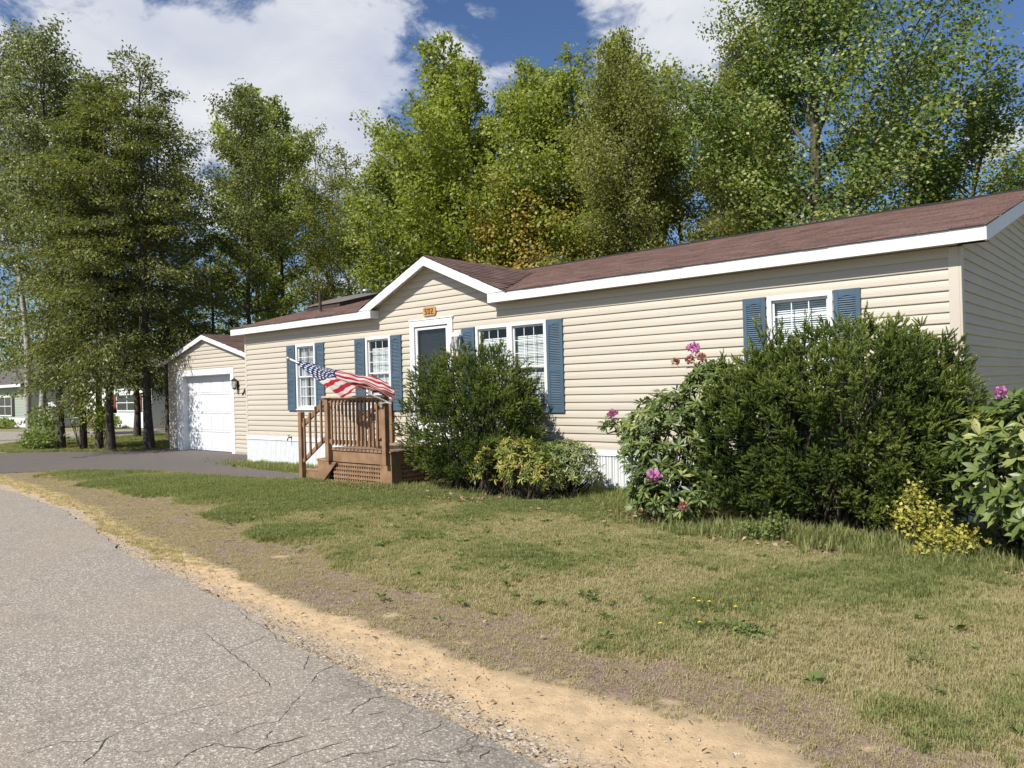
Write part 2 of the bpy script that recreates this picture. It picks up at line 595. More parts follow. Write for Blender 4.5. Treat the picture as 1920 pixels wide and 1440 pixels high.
def build_ground():
    xs = np.unique(np.concatenate([np.linspace(-900, -60, 12), np.linspace(-60, -20, 21), np.arange(-20, 3.0, 0.06), np.linspace(3, 20, 12), np.linspace(20, 900, 14)]))
    ysv = np.unique(np.concatenate([np.linspace(-900, -10, 12), np.linspace(-10, 1.8, 10), np.arange(1.8, 9.3, 0.06), np.linspace(9.3, 40, 24), np.linspace(40, 900, 14)]))
    X, Y = np.meshgrid(xs, ysv, indexing='ij')
    x, y = X.ravel(), Y.ravel()
    z = ground_z(x, y)
    V = np.stack([x, y, z], -1)
    nx, ny = len(xs), len(ysv)
    i, j = np.meshgrid(np.arange(nx - 1), np.arange(ny - 1), indexing='ij')
    a = (i * ny + j).ravel()
    Fc = np.stack([a, a + ny, a + ny + 1, a + 1], -1)
    m = bpy.data.materials.new('lawn earth and sand')
    m.use_nodes = True
    g = NT(m.node_tree)
    b = g.n['Principled BSDF']
    tc = g.node('ShaderNodeTexCoord')
    o = tc.outputs['Object']
    at = lambda n: g.node('ShaderNodeAttribute', attribute_name=n).outputs['Fac']
    fine = g.noise(o, 55, 5, 0.75)
    mid = g.noise(o, 9, 5, 0.65)
    grain = g.noise(o, 260, 3, 0.7)
    grassy = g.mix(g.maprange(fine, 0.3, 0.7), (0.22, 0.18, 0.105), (0.40, 0.34, 0.21))
    greeny = g.mix(g.maprange(fine, 0.3, 0.7), (0.11, 0.115, 0.045), (0.23, 0.235, 0.095))
    c = g.mix(at('green'), grassy, greeny)
    forest = g.mix(mid, (0.05, 0.04, 0.025), (0.09, 0.075, 0.04))
    brn = g.mix(g.maprange(fine, 0.32, 0.68), (0.135, 0.092, 0.070), (0.33, 0.245, 0.185))
    c = g.mix(at('brown'), c, brn)
    mul = g.mix(g.maprange(fine, 0.35, 0.65), (0.045, 0.030, 0.020), (0.200, 0.135, 0.080))
    c = g.mix(at('mulch'), c, mul)
    sn = g.mix(g.maprange(mid, 0.36, 0.64), (0.47, 0.35, 0.21), (0.63, 0.45, 0.265))
    sn = g.mix(g.maprange(grain, 0.62, 0.72, 0, 0.55), sn, (0.28, 0.20, 0.13))
    c = g.mix(at('sand'), c, sn)
    vor = g.node('ShaderNodeTexVoronoi')
    g.l.new(o, vor.inputs['Vector'])
    vor.inputs['Scale'].default_value = 75
    sepc = g.node('ShaderNodeSeparateColor')
    g.l.new(vor.outputs['Color'], sepc.inputs[0])
    st = g.ramp(sepc.outputs[0], [(0.0, (0.16, 0.13, 0.10)), (0.5, (0.36, 0.29, 0.21)), (0.85, (0.50, 0.42, 0.33)), (1.0, (0.62, 0.56, 0.48))])
    c = g.mix(g.math('MULTIPLY', at('gravel'), g.maprange(mid, 0.35, 0.6, 0.35, 1.0)), c, st)
    g.l.new(c, b.inputs['Base Color'])
    b.inputs['Roughness'].default_value = 0.95
    b.inputs['Specular IOR Level'].default_value = 0.15
    bp = g.node('ShaderNodeBump')
    bp.inputs['Strength'].default_value = 0.8
    bp.inputs['Distance'].default_value = 0.012
    g.l.new(g.math('ADD', fine, g.math('MULTIPLY', grain, 0.35)), bp.inputs['Height'])
    g.l.new(bp.outputs[0], b.inputs['Normal'])
    me = np_mesh('ground', V, Fc, m, smooth=True)
    s_, b_, g_, m_, r_ = zones(x, y)
    wild = ((y > 9.3) | (x < -20) | (x > 6))
    g_ = np.where(wild, 0.7, g_)
    s_ = np.where(wild | (y < -2), 0, s_)
    b_ = np.where(wild, 0.15, b_)
    r_ = np.where(wild, 0, r_)
    for nm, arr in (('sand', s_), ('brown', b_), ('green', g_), ('mulch', m_), ('gravel', r_)):
        at_ = me.attributes.new(nm, 'FLOAT', 'POINT')
        at_.data.foreach_set('value', arr.astype(np.float32))
    tag(link('ground', me), kind='structure')


build_ground()


def poly_sheet(name, pts, z, m):
    tris = mgeo.tessellate_polygon([[Vector((p[0], p[1], 0)) for p in pts]])
    me = bpy.data.meshes.new(name)
    me.from_pydata([(p[0], p[1], z) for p in pts], [], [tuple(t) for t in tris])
    me.materials.append(m)
    me.update()
    import bmesh
    bm = bmesh.new()
    bm.from_mesh(me)
    bmesh.ops.recalc_face_normals(bm, faces=bm.faces)
    for f in bm.faces:
        if f.normal.z < 0:
            f.normal_flip()
    bm.to_mesh(me)
    bm.free()
    return tag(link(name, me), kind='structure')


def asphalt(name, base, light, dark, scale, oldness):
    m = bpy.data.materials.new(name)
    m.use_nodes = True
    g = NT(m.node_tree)
    b = g.n['Principled BSDF']
    tc = g.node('ShaderNodeTexCoord')
    o = tc.outputs['Object']
    vor = g.node('ShaderNodeTexVoronoi')
    g.l.new(o, vor.inputs['Vector'])
    vor.inputs['Scale'].default_value = scale
    sepc = g.node('ShaderNodeSeparateColor')
    g.l.new(vor.outputs['Color'], sepc.inputs[0])
    c = g.ramp(sepc.outputs[0], [(0.0, dark), (0.42, base), (0.78, base), (0.93, light), (1.0, tuple(min(1, k * 1.25) for k in light))])
    vor2 = g.node('ShaderNodeTexVoronoi')
    g.l.new(o, vor2.inputs['Vector'])
    vor2.inputs['Scale'].default_value = scale * 2.3
    sep2 = g.node('ShaderNodeSeparateColor')
    g.l.new(vor2.outputs['Color'], sep2.inputs[0])
    c2 = g.ramp(sep2.outputs[1], [(0.0, dark), (0.5, base), (1.0, light)])
    c = g.mix(0.45, c, c2)
    big = g.noise(o, 0.55, 5, 0.6)
    c = g.mix(g.maprange(big, 0.35, 0.7, 0, 0.35), c, tuple(k * q for k, q in zip(base, (1.25, 1.17, 1.0))))
    med = g.noise(o, 2.6, 6, 0.65, 0.5)
    c = g.mix(g.maprange(med, 0.5, 0.75, 0, 0.30), c, tuple(k * 0.55 for k in base))
    if oldness:
        dv = g.node('ShaderNodeVectorMath', operation='ADD')
        nv = g.node('ShaderNodeTexNoise')
        g.l.new(o, nv.inputs['Vector'])
        nv.inputs['Scale'].default_value = 5.0
        nv.inputs['Detail'].default_value = 5
        sc = g.node('ShaderNodeVectorMath', operation='SCALE')
        g.l.new(nv.outputs['Color'], sc.inputs[0])
        sc.inputs['Scale'].default_value = 0.20
        g.l.new(o, dv.inputs[0])
        g.l.new(sc.outputs[0], dv.inputs[1])
        ve = g.node('ShaderNodeTexVoronoi', feature='DISTANCE_TO_EDGE')
        g.l.new(dv.outputs[0], ve.inputs['Vector'])
        ve.inputs['Scale'].default_value = 2.6
        ck = g.maprange(ve.outputs['Distance'], 0.006, 0.015, 1.0, 0.0)
        sx = g.node('ShaderNodeSeparateXYZ')
        g.l.new(o, sx.inputs[0])
        # crazing is worst close to the broken right-hand edge of the road
        reg = g.maprange(g.math('ADD', g.math('MULTIPLY_ADD', sx.outputs[0], 0.36, sx.outputs[1]), g.math('MULTIPLY', med, 0.9)), 1.35, 2.1)
        reg = g.math('MULTIPLY', reg, g.maprange(sx.outputs[0], -6.0, -4.2))
        msk = g.math('MULTIPLY', ck, g.math('MULTIPLY', reg, g.maprange(g.noise(o, 1.7, 2), 0.34, 0.50)))
        c = g.mix(g.math('MULTIPLY', msk, 0.8), c, (0.035, 0.03, 0.027))
        c = g.mix(g.math('MULTIPLY', reg, 0.34), c, tuple(k * 0.45 for k in base))
    g.l.new(c, b.inputs['Base Color'])
    b.inputs['Roughness'].default_value = 0.88
    b.inputs['Specular IOR Level'].default_value = 0.25
    bp = g.node('ShaderNodeBump')
    bp.inputs['Strength'].default_value = 0.55
    bp.inputs['Distance'].default_value = 0.004
    g.l.new(vor.outputs['Distance'], bp.inputs['Height'])
    g.l.new(bp.outputs[0], b.inputs['Normal'])
    return m


M_ROAD = asphalt('weathered road asphalt', (0.250, 0.216, 0.180), (0.60, 0.54, 0.46), (0.105, 0.09, 0.076), 96, True)
M_DRIVE = asphalt('newer driveway asphalt', (0.115, 0.100, 0.092), (0.22, 0.20, 0.185), (0.05, 0.044, 0.04), 95, False)
M_CRACK = mat('dark road crack', (0.042, 0.036, 0.031), 0.95)  # flat dark colour of the crack strips


def build_road():
    rr = np.random.default_rng(5)
    xs = np.arange(6.0, -18.4, -0.035)
    e = []
    n1, n2 = SNoise(11, 2.2, 4), SNoise(12, 17, 3)
    for x in xs:
        q = np.array([x, 0.0])
        y = float(yr(x)) + 0.035 * float(n1(q)) + 0.013 * float(n2(q)) - 0.02
        e.append((float(x), y))
    pts = [(8, 1.4)] + e + [(-18.7, 4.50), (-19.3, 4.70), (-20.5, 5.2), (-24, 6.0), (-27, 6.6), (-29.8, 7.2), (-32, 8.6), (-32.6, 11), (-31.5, 15), (-30, 20), (-29, 30), (-36.5, 30), (-37, 20), (-37.5, 15.0), (-40, 12.9), (-46, 11.2), (-58, 9.8), (-75, 8), (-75, -6), (-10, -9), (8, -9)]
    poly_sheet('road', pts, 0.0, M_ROAD)
    d = [(-20.5, 5.0), (-19.3, 4.72), (-18.95, 5.05)]
    for x, y in zip(np.linspace(-18.7, -11.95, 60), yd(np.linspace(-18.7, -11.95, 60))):
        d.append((float(x), float(y) + 0.03 * float(n1(np.array([x, 3.0]))) + 0.012 * float(n2(np.array([x, 1.0])))))
    d += [(-11.95, 8.0), (-12.6, 8.15), (-13.4, 8.25), (-14.6, 8.2), (-15.5, 8.3), (-16.0, 8.7), (-16.2, 9.1), (-16.2, 10.3), (-22.4, 10.3), (-22.9, 9.4), (-23.6, 8.45), (-25.2, 7.7), (-26.3, 6.85), (-24.0, 5.8)]
    poly_sheet('driveway', d, 0.004, M_DRIVE)
    # cracks, thin ragged strips
    CR = [[(-3.85,1.06),(-3.85,1.21),(-3.70,1.33),(-3.73,1.45),(-3.71,1.59),(-3.73,1.73),(-3.65,1.91)],[(-3.67,1.98),(-3.64,2.11)],[(-3.55,1.19),(-3.62,1.28),(-3.72,1.36)],[(-3.20,1.43),(-3.28,1.54),(-3.29,1.65),(-3.19,1.69),(-3.08,1.73),(-3.04,1.89),(-3.02,1.96)],[(-3.30,1.72),(-3.30,1.86),(-3.25,1.95),(-3.36,2.08)],[(-3.13,1.79),(-3.19,1.88)],[(-4.83,2.38),(-4.38,2.31),(-4.06,2.25),(-3.65,2.15)],[(-4.36,2.29),(-4.45,2.60)],[(-5.20,2.81),(-4.90,2.72),(-4.56,2.68),(-4.32,2.59),(-4.12,2.62),(-3.91,2.61),(-3.69,2.60)],[(-3.74,2.41),(-3.91,2.55),(-3.89,2.62)],[(-3.51,2.26),(-3.64,2.44),(-3.66,2.55)],[(-3.27,2.44),(-3.25,2.50)],[(-2.98,2.22),(-2.94,2.34)],[(-3.05,1.69),(-3.06,1.77),(-3.02,1.83)],[(-3.51,1.35),(-3.44,1.43),(-3.45,1.50)],[(-8.32,2.91),(-8.11,3.16)],[(-2.89,1.67),(-2.88,1.86),(-2.85,1.94),(-2.82,2.06)],[(-2.74,1.83),(-2.71,1.97),(-2.64,2.05),(-2.62,2.16)],[(-3.10,2.06),(-3.06,2.20),(-3.13,2.38),(-3.08,2.46)],[(-3.59,1.67),(-3.49,1.71),(-3.58,1.83)],[(-3.36,2.08),(-3.47,2.24)],[(-2.63,2.24),(-2.61,2.37),(-2.65,2.44)],[(-2.25,2.27),(-2.27,2.36)],[(-2.52,1.97),(-2.47,2.12),(-2.32,2.19)]]
    mb = MB()
    for line in CR:
        P = []
        for a, b in zip(line[:-1], line[1:]):
            a, b = np.array(a), np.array(b)
            n = max(3, int(np.linalg.norm(b - a) / 0.022))
            for i in range(n):
                P.append(a + (b - a) * i / n)
        P.append(np.array(line[-1]))
        P = np.array(P)
        jit = np.cumsum(rr.normal(size=P.shape) * 0.0035, 0)
        jit -= np.linspace(0, 1, len(P))[:, None] * jit[-1]
        P = P + jit + rr.normal(size=P.shape) * 0.0028
        T = np.gradient(P, axis=0)
        N = np.stack([-T[:, 1], T[:, 0]], -1)
        N = N / np.maximum(np.linalg.norm(N, axis=1, keepdims=True), 1e-6)
        w = rr.uniform(0.0008, 0.0034, len(P)) * rr.uniform(.6, 1.05)
        w[0] = w[-1] = 0.0003
        L, Rr = P + N * w[:, None], P - N * w[:, None]
        vs = [(p[0], p[1], 0.0025) for p in L] + [(p[0], p[1], 0.0025) for p in Rr]
        n = len(P)
        mb.add(vs, [(i, i + 1, n + i + 1, n + i) for i in range(n - 1)])
    tag(mb.build('road_crack', M_CRACK), kind='structure')


build_road()

# ------------------------------------------------------------------ house
Y0 = 9.1
XL, XR = -16.20, -1.77
SKIRT = 0.61
EAVE = 2.89
CE = 0.1143
YE = 8.88            # face of the eave fascia
SLOPE = 0.265
YRIDGE = 13.10
YB = 17.1
GX, GAP, GS = -9.83, 3.85, 0.43     # entrance gable: centre, apex, slope
GW = (GAP - 3.05) / GS
roofz = lambda y: 3.05 + SLOPE * (y - YE) if y <= YRIDGE else 3.05 + SLOPE * (YRIDGE - YE) - SLOPE * (y - YRIDGE)

house = empty('house', (-9.0, Y0, 0), 'long single storey cream sided home with white skirting, blue shutters and red brown roof', 'house')


def plank_mesh(tf, b0, b1, t0, t1, z0, z1, m=None):
    """clapboard course: bottom from b0 to b1, top from t0 to t1; tf maps (along, out, z)"""
    o0, o1, o2 = 0.019, 0.021, 0.003
    prof = [(0.0, z0), (o0, z0), (o1, z0 + 0.008), (o1 - 0.002, z0 + (z1 - z0) * 0.46), (o1 - 0.006, z0 + (z1 - z0) * 0.50), (o1 - 0.006, z0 + (z1 - z0) * 0.58), (o2, z1), (0.0, z1)]
    vs = []
    for s in (0, 1):
        for (o, z) in prof:
            k = (z - z0) / max(z1 - z0, 1e-6)
            a = (b0 + (t0 - b0) * k) if s == 0 else (b1 + (t1 - b1) * k)
            vs.append(tf(a, o, z))
    n = len(prof)
    fs = [tuple(range(n))[::-1], tuple(range(n, 2 * n))] + [(i, (i + 1) % n, n + (i + 1) % n, n + i) for i in range(n)]
    mb = MB()
    mb.add(vs, fs)
    return mb


def lay_siding(parent, tf, a0, a1, z0, z1, ce, openings=(), top=None, name='siding_plank', m=None, seams=False):
    """top(a) gives the wall height at a (for gables); openings: (a0,a1,z0,z1)"""
    z = z0
    while z < z1 - 0.005:
        zt = min(z + ce, z1)
        ivs = [(a0, a1)]
        for (u0, u1, w0, w1) in openings:
            if z < w1 < zt - 0.006:
                plank_mesh(tf, max(u0, a0), min(u1, a1), max(u0, a0), min(u1, a1), w1, zt).build(name, m or M_SIDING, parent)
            if z + 0.006 < w0 < zt:
                plank_mesh(tf, max(u0, a0), min(u1, a1), max(u0, a0), min(u1, a1), z, w0).build(name, m or M_SIDING, parent)
            if w1 > z + 0.0 and w0 < zt - 0.0:
                nv = []
                for (p, q) in ivs:
                    if u1 <= p or u0 >= q:
                        nv.append((p, q))
                    else:
                        if u0 - p > 0.01:
                            nv.append((p, u0))
                        if q - u1 > 0.01:
                            nv.append((u1, q))
                ivs = nv
        if seams and top is None:
            row = int(round((z - z0) / ce))
            cut = []
            for (p, q) in ivs:
                c0 = p
                m_ = a0 + (0.9 + (row * 1.37) % 3.2)
                while m_ < q:
                    if m_ - c0 > 0.35 and q - m_ > 0.35:
                        cut.append((c0, m_ + 0.0))
                        c0 = m_
                    m_ += 3.66
                cut.append((c0, q))
            ivs = cut
        for k_, (p, q) in enumerate(ivs):
            if top is None:
                lap = 0.0016 * (k_ % 2)
                plank_mesh(lambda a, o, zq: tf(a, o + lap if o > 0.001 else o, zq), p - 8 * lap, q + 8 * lap, p - 8 * lap, q + 8 * lap, z, zt).build(name, m or M_SIDING, parent)
            elif False:
                plank_mesh(tf, p, q, p, q, z, zt).build(name, m or M_SIDING, parent)
            else:
                lo = top(z)
                hi = top(zt)
                if lo is None:
                    continue
                b0, b1 = max(p, lo[0]), min(q, lo[1])
                t0, t1 = (max(p, hi[0]), min(q, hi[1])) if hi else ((b0 + b1) / 2, (b0 + b1) / 2)
                if b1 - b0 < 0.02:
                    continue
                if t1 < t0:
                    t0 = t1 = (t0 + t1) / 2
                plank_mesh(tf, b0, b1, t0, t1, z, zt).build(name, m or M_SIDING, parent)
        z = zt


front = lambda a, o, z: (a, Y0 - o, z)
side_r = lambda a, o, z: (XR + o, a, z)
side_l = lambda a, o, z: (XL - o, a, z)
WIN = [  # x0, x1, z0, z1
    (-14.11, -13.40, 1.20, 2.56), (-11.74, -11.00, 1.20, 2.56), (-8.81, -7.31, 1.16, 2.56), (-3.84, -3.06, 1.36, 2.56)]
DOOR = (-10.44, -9.34, 0.60, 2.77)
OPEN = [(a + .02, b - .02, c + .02, d - .02) for a, b, c, d in WIN] + [(DOOR[0] + .02, DOOR[1] - .02, DOOR[2] - .05, DOOR[3] - .02)]


def gtop(z):
    if z < EAVE + 0.02:
        return (XL - 1, XR + 1)
    h = (GAP - 0.075 - z) / GS
    return (GX - h, GX + h) if h > 0 else None


lay_siding(house, front, XL + 0.06, XR - 0.09, SKIRT, EAVE + 0.01, CE, OPEN, seams=True)
zt_ = SKIRT
while zt_ < EAVE + 0.01 - 0.005:
    zt_ = min(zt_ + CE, EAVE + 0.01)
lay_siding(house, front, GX - GW, GX + GW, zt_, GAP - 0.08, CE, (), gtop)


def stop_(z):
    # right end wall under the main roof
    if z < EAVE:
        return (Y0 + 0.0, YB)
    y = YE + (z - 2.90) / SLOPE
    if y > YRIDGE - 0.05:
        return None
    return (max(Y0, y), min(YB, 2 * YRIDGE - y))


lay_siding(house, side_r, Y0 + 0.09, YB, SKIRT, 3.95, CE, (), stop_)
mb = MB()
mb.prism([(Y0, 0.0), (YB, 0.0), (YB, 2.95), (YRIDGE, 4.0), (Y0, 2.93)], 'x', XL + 0.002, XL + 0.06)
mb.box(XL, YB - 0.06, 0.0, XR, YB, 2.95)
mb.build('wall', M_SIDING, house)
# interior: ceiling, floor and a partition that the windows look onto
mb = MB()
mb.box(XL + .08, Y0 + .02, 0.50, XR - .02, YB - .08, 0.56)
mb.box(XL + .08, Y0 + .35, 2.74, XR - .02, YB - .08, 2.78)
mb.box(XL + .08, Y0 + 3.2, 0.56, XR - .02, Y0 + 3.26, 2.74)
mb.build('interior_wall', M_ROOM, house)

# corner posts
for x0, x1 in ((XL, XL + 0.075), (XR - 0.10, XR)):
    MB().box(x0, Y0 - 0.022, SKIRT, x1, Y0, EAVE).build('corner_post', M_CTRIM, house, bevel=0.004)
MB().box(XR, Y0 - 0.022, SKIRT, XR + 0.022, Y0 + 0.09, EAVE).build('corner_post', M_CTRIM, house, bevel=0.004)

# skirting: starter trim board + ribbed panels
MB().box(XL, Y0 - 0.030, 0.53, XR + 0.03, Y0, SKIRT - 0.001).box(XL, Y0 - 0.036, 0.522, XR + 0.03, Y0 - 0.03, 0.534).build('skirting_trim', M_TRIM, house, bevel=0.003)
MB().box(XR + 0.001, Y0 + 0.001, 0.53, XR + 0.030, YB, SKIRT - 0.001).build('skirting_trim', M_TRIM, house)


def skirt_panel(w):
    mb = MB()
    n = 4
    for k in range(n):
        a = k * w / n
        mb.prism([(a + 0.004, 0.0), (a + 0.012, -0.016), (a + w / n * 0.40, -0.018), (a + w / n * 0.47, -0.004), (a + w / n * 0.53, -0.004), (a + w / n * 0.60, -0.018), (a + w / n - 0.012, -0.016), (a + w / n - 0.002, 0.0)], 'z', -0.02, 0.522)
    return mb.mesh('skirting_panel', M_SKIRT)


PW = (XR - XL) / 36
pm = skirt_panel(PW)
for k in range(36):
    o = link('skirting_panel', pm, house)
    o.location = (XL + k * PW, Y0 - 0.006 + 0.0015 * math.sin(k * 2.3), 0)
for k in range(20):
    o = link('skirting_panel', pm, house)
    o.location = (XR + 0.01, Y0 + k * PW, 0)
    o.rotation_euler = (0, 0, R(90))
MB().box(XL, Y0 - 0.005, -0.05, XR, Y0 + 0.02, 0.53).box(XR - .02, Y0, -0.05, XR + .009, YB, 0.53).build('skirting_backing', M_DARK, house)

# fascias, soffits, roof deck
XE0, XE1 = XL - 0.25, XR + 0.29
gl, gr = GX - 1.49, GX + 1.49
for x0, x1 in ((XE0, gl), (gr, XE1)):
    MB().box(x0, YE, EAVE, x1, YE + 0.02, 3.035).build('fascia', M_TRIM, house, bevel=0.003)
    MB().box(x0 + 0.001, YE + 0.021, EAVE + 0.012, x1 - 0.001, Y0 - 0.001 + 0.02, EAVE + 0.024).build('soffit', M_SOFFIT, house)
for x in (gl, gr):
    s = 1 if x == gl else -1
    MB().box(x - (0.018 if s > 0 else 0), YE + 0.0205, EAVE, x + (0.018 if s < 0 else 0), Y0 - 0.001, 3.035).build('fascia_return', M_TRIM, house)
# entrance gable rake boards and their soffits
for s in (-1, 1):
    def rk(dx, dz):
        return (GX + s * dx, GAP - GS * dx + dz)
    poly = [rk(0, -0.010), rk(GW, -0.010), rk(GW - 0.10 / GS, -0.010 - 0.0), rk(GW - 0.36, -0.01 - 0.01), rk(1.49, -0.165), rk(0, -0.165)]
    poly = [rk(0, -0.012), rk(GW - 0.02, -0.012), rk(1.49, -0.17), rk(0, -0.17)]
    MB().prism(poly, 'y', YE - 0.003, YE + 0.018).build('rake_board', M_TRIM, house)
    poly = [rk(0, -0.065), rk(1.60, -0.065), rk(1.60, -0.08), rk(0, -0.08)]
    MB().prism(poly, 'y', YE + 0.019, Y0 + 0.01).build('rake_soffit', M_TRIM, house)
# right end rake board (faces +X), soffit beneath
for sgn in (0, 1):
    if sgn == 0:
        poly = [(YE + .021, 3.035), (YRIDGE, roofz(YRIDGE) - .012), (YRIDGE, roofz(YRIDGE) - .175), (YE + .021, EAVE - 0.008)]
    else:
        poly = [(YRIDGE, roofz(YRIDGE) - .012), (YB + .3, roofz(YB + .3) - .012), (YB + .3, roofz(YB + .3) - .175), (YRIDGE, roofz(YRIDGE) - .175)]
    MB().prism(poly, 'x', XE1 - 0.02, XE1).build('rake_board', M_TRIM, house)
    MB().prism(poly, 'x', XE0, XE0 + 0.02).build('rake_board', M_TRIM, house)
MB().prism([(Y0 - .2, EAVE + .012), (Y0, EAVE + .012), (YRIDGE, 3.98), (2 * YRIDGE - Y0, EAVE + .012), (2 * YRIDGE - Y0, EAVE + .03), (YRIDGE, 4.0), (Y0 - .2, EAVE + .03)], 'x', XR + 0.0, XE1 - .021).build('rake_soffit', M_SOFFIT, house)
# drip edges
MB().box(XE0, YE - 0.010, 3.036, gl - 0.38, YE + 0.03, 3.046).box(gr + 0.38, YE - 0.010, 3.036, XE1 + 0.01, YE + 0.03, 3.046).build('drip_edge', mat('drip edge metal', (0.10, 0.085, 0.075), .6), house)

# roof deck slabs
def slab(pts, th, name, m, parent):
    top = [Vector(p) for p in pts]
    n = len(top)
    vs = top + [p - Vector((0, 0, th)) for p in top]
    fs = [tuple(range(n)), tuple(range(n, 2 * n))[::-1]] + [(i, (i + 1) % n, n + (i + 1) % n, n + i) for i in range(n)]
    MB().add(vs, fs).build(name, m, parent)


dk = 0.012
lx, rx_ = GX - GW, GX + GW
ya_ = YE + 0.0215
za_ = 3.05 + SLOPE * 0.0215 - dk
slab([(XE0 + .021, ya_, za_), (lx, ya_, za_), (GX, YE + 0.8 / SLOPE, GAP - dk), (GX, YRIDGE, roofz(YRIDGE) - dk), (XE0 + .021, YRIDGE, roofz(YRIDGE) - dk)], 0.05, 'roof_deck', M_UNDER, house)
slab([(rx_, ya_, za_), (XE1 - .021, ya_, za_), (XE1 - .021, YRIDGE, roofz(YRIDGE) - dk), (GX, YRIDGE, roofz(YRIDGE) - dk), (GX, YE + 0.8 / SLOPE, GAP - dk)], 0.05, 'roof_deck', M_UNDER, house)
slab([(XE0, YRIDGE, roofz(YRIDGE) - dk), (XE1, YRIDGE, roofz(YRIDGE) - dk), (XE1, YB + .3, roofz(YB + .3) - dk), (XE0, YB + .3, roofz(YB + .3) - dk)], 0.05, 'roof_deck', M_UNDER, house)
for s in (-1, 1):
    slab([(GX, YE + .02, GAP - .016), (GX + s * (GW - .03), YE + .02, 3.05 - .004), (GX, YE + 0.8 / SLOPE, GAP - dk)], 0.045, 'roof_deck', M_UNDER, house)


def shingles(P, u0, u1, v0, v1, keep, rng, name, parent, tab=0.305, exp=0.14, gap=0.0):
    """P(u, v, h) -> world; rows along u, stepping up v; each tab its own little wedge"""
    mb = MB()
    rows = int(math.ceil((v1 - v0) / exp))
    for r in range(rows):
        va = v0 + r * exp
        vb = min(va + exp * 1.02, v1)
        off = (r % 2) * tab * 0.5 + rng.uniform(-0.02, 0.02)
        u = u0 - off
        while u < u1:
            a, b = max(u, u0), min(u + tab, u1)
            u += tab
            if b - a < 0.02:
                continue
            ivs = keep(a, b, va)
            if ivs is None:
                continue
            a, b = ivs
            if b - a < 0.01:
                continue
            h = 0.010 + rng.uniform(-0.0015, 0.003)
            va_ = va + rng.uniform(-0.004, 0.004)
            t = float(np.clip(rng.normal(0.5, 0.22), 0, 1))
            vs = [P(a, va_, h), P(b - 0.004, va_, h), P(b - 0.004, vb, 0.003), P(a, vb, 0.003), P(a, va_, 0), P(b - 0.004, va_, 0)]
            mb.add(vs, [(0, 1, 2, 3), (4, 5, 1, 0)], tint=t)
    o = mb.build(name, M_SHING, parent, tint=True)
    o['kind'] = 'stuff'
    return o


rs = np.random.default_rng(3)
LS = math.sqrt(1 + SLOPE ** 2)
Pm = lambda u, v, h: (u, YE - 0.02 + v / LS, 3.05 + SLOPE * (v / LS - 0.02) + h - 0.006)


def keep_main(a, b, v):
    y = YE + v / LS
    z = 3.05 + SLOPE * (y - YE)
    h = (GAP - z) / GS
    if h <= 0:
        return (a, b)
    if b <= GX - h or a >= GX + h:
        return (a, b)
    if a < GX - h:
        return (a, GX - h)
    if b > GX + h:
        return (GX + h, b)
    return None


shingles(Pm, XE0 - .01, XE1 + .012, 0, (YRIDGE - YE + 0.02) * LS, keep_main, rs, 'shingles', house)
Pb = lambda u, v, h: (u, 2 * YRIDGE - (YE - 0.02 + v / LS), 3.05 + SLOPE * (v / LS - 0.02) + h - 0.006)
shingles(Pb, XE0 - .01, XE1 + .012, 0, (YRIDGE - YE + 0.02) * LS, lambda a, b, v: (a, b), rs, 'shingles', house, tab=1.2, exp=0.28)
LG = math.sqrt(1 + GS ** 2)
for s in (-1, 1):
    Pg = lambda u, v, h, s=s: (GX + s * (GW + 0.02 - v / LG), u, GAP - GS * (GW + 0.02 - v / LG) + h - 0.004)

    def keep_g(a, b, v):
        dx = GW - v / LG
        z = GAP - GS * dx
        ymax = YE + (z - 3.05) / SLOPE + 0.05
        if a >= ymax:
            return None
        return (a, min(b, ymax))
    shingles(Pg, YE - 0.02, YE + 3.3, 0, (GW + .02) * LG, keep_g, rs, 'shingles', house)
# ridges
mb = MB()
n = int((XE1 - XE0) / 0.3)
for k in range(n):
    a = XE0 + k * (XE1 - XE0) / n
    b = a + (XE1 - XE0) / n - 0.006
    z = roofz(YRIDGE)
    mb.add([(a, YRIDGE - .15, z - .030), (b, YRIDGE - .15, z - .036), (b, YRIDGE, z + .018), (a, YRIDGE, z + .026), (a, YRIDGE + .15, z - .030), (b, YRIDGE + .15, z - .036)], [(0, 1, 2, 3), (3, 2, 5, 4)], tint=0.3)
mb.build('ridge_cap', M_RIDGE, house)
mb = MB()
for k in range(11):
    a = YE - .02 + k * 0.27
    mb.add([(GX - .13, a, GAP - .05), (GX - .13, a + .27, GAP - .054), (GX, a + .27, GAP + .006), (GX, a, GAP + .014), (GX + .13, a, GAP - .05), (GX + .13, a + .27, GAP - .054)], [(0, 1, 2, 3), (3, 2, 5, 4)], tint=0.6)
mb.build('ridge_cap', M_SHING, house, tint=True)

# roof pieces: skylight, pipes
def on_roof(x, y):
    return roofz(y)


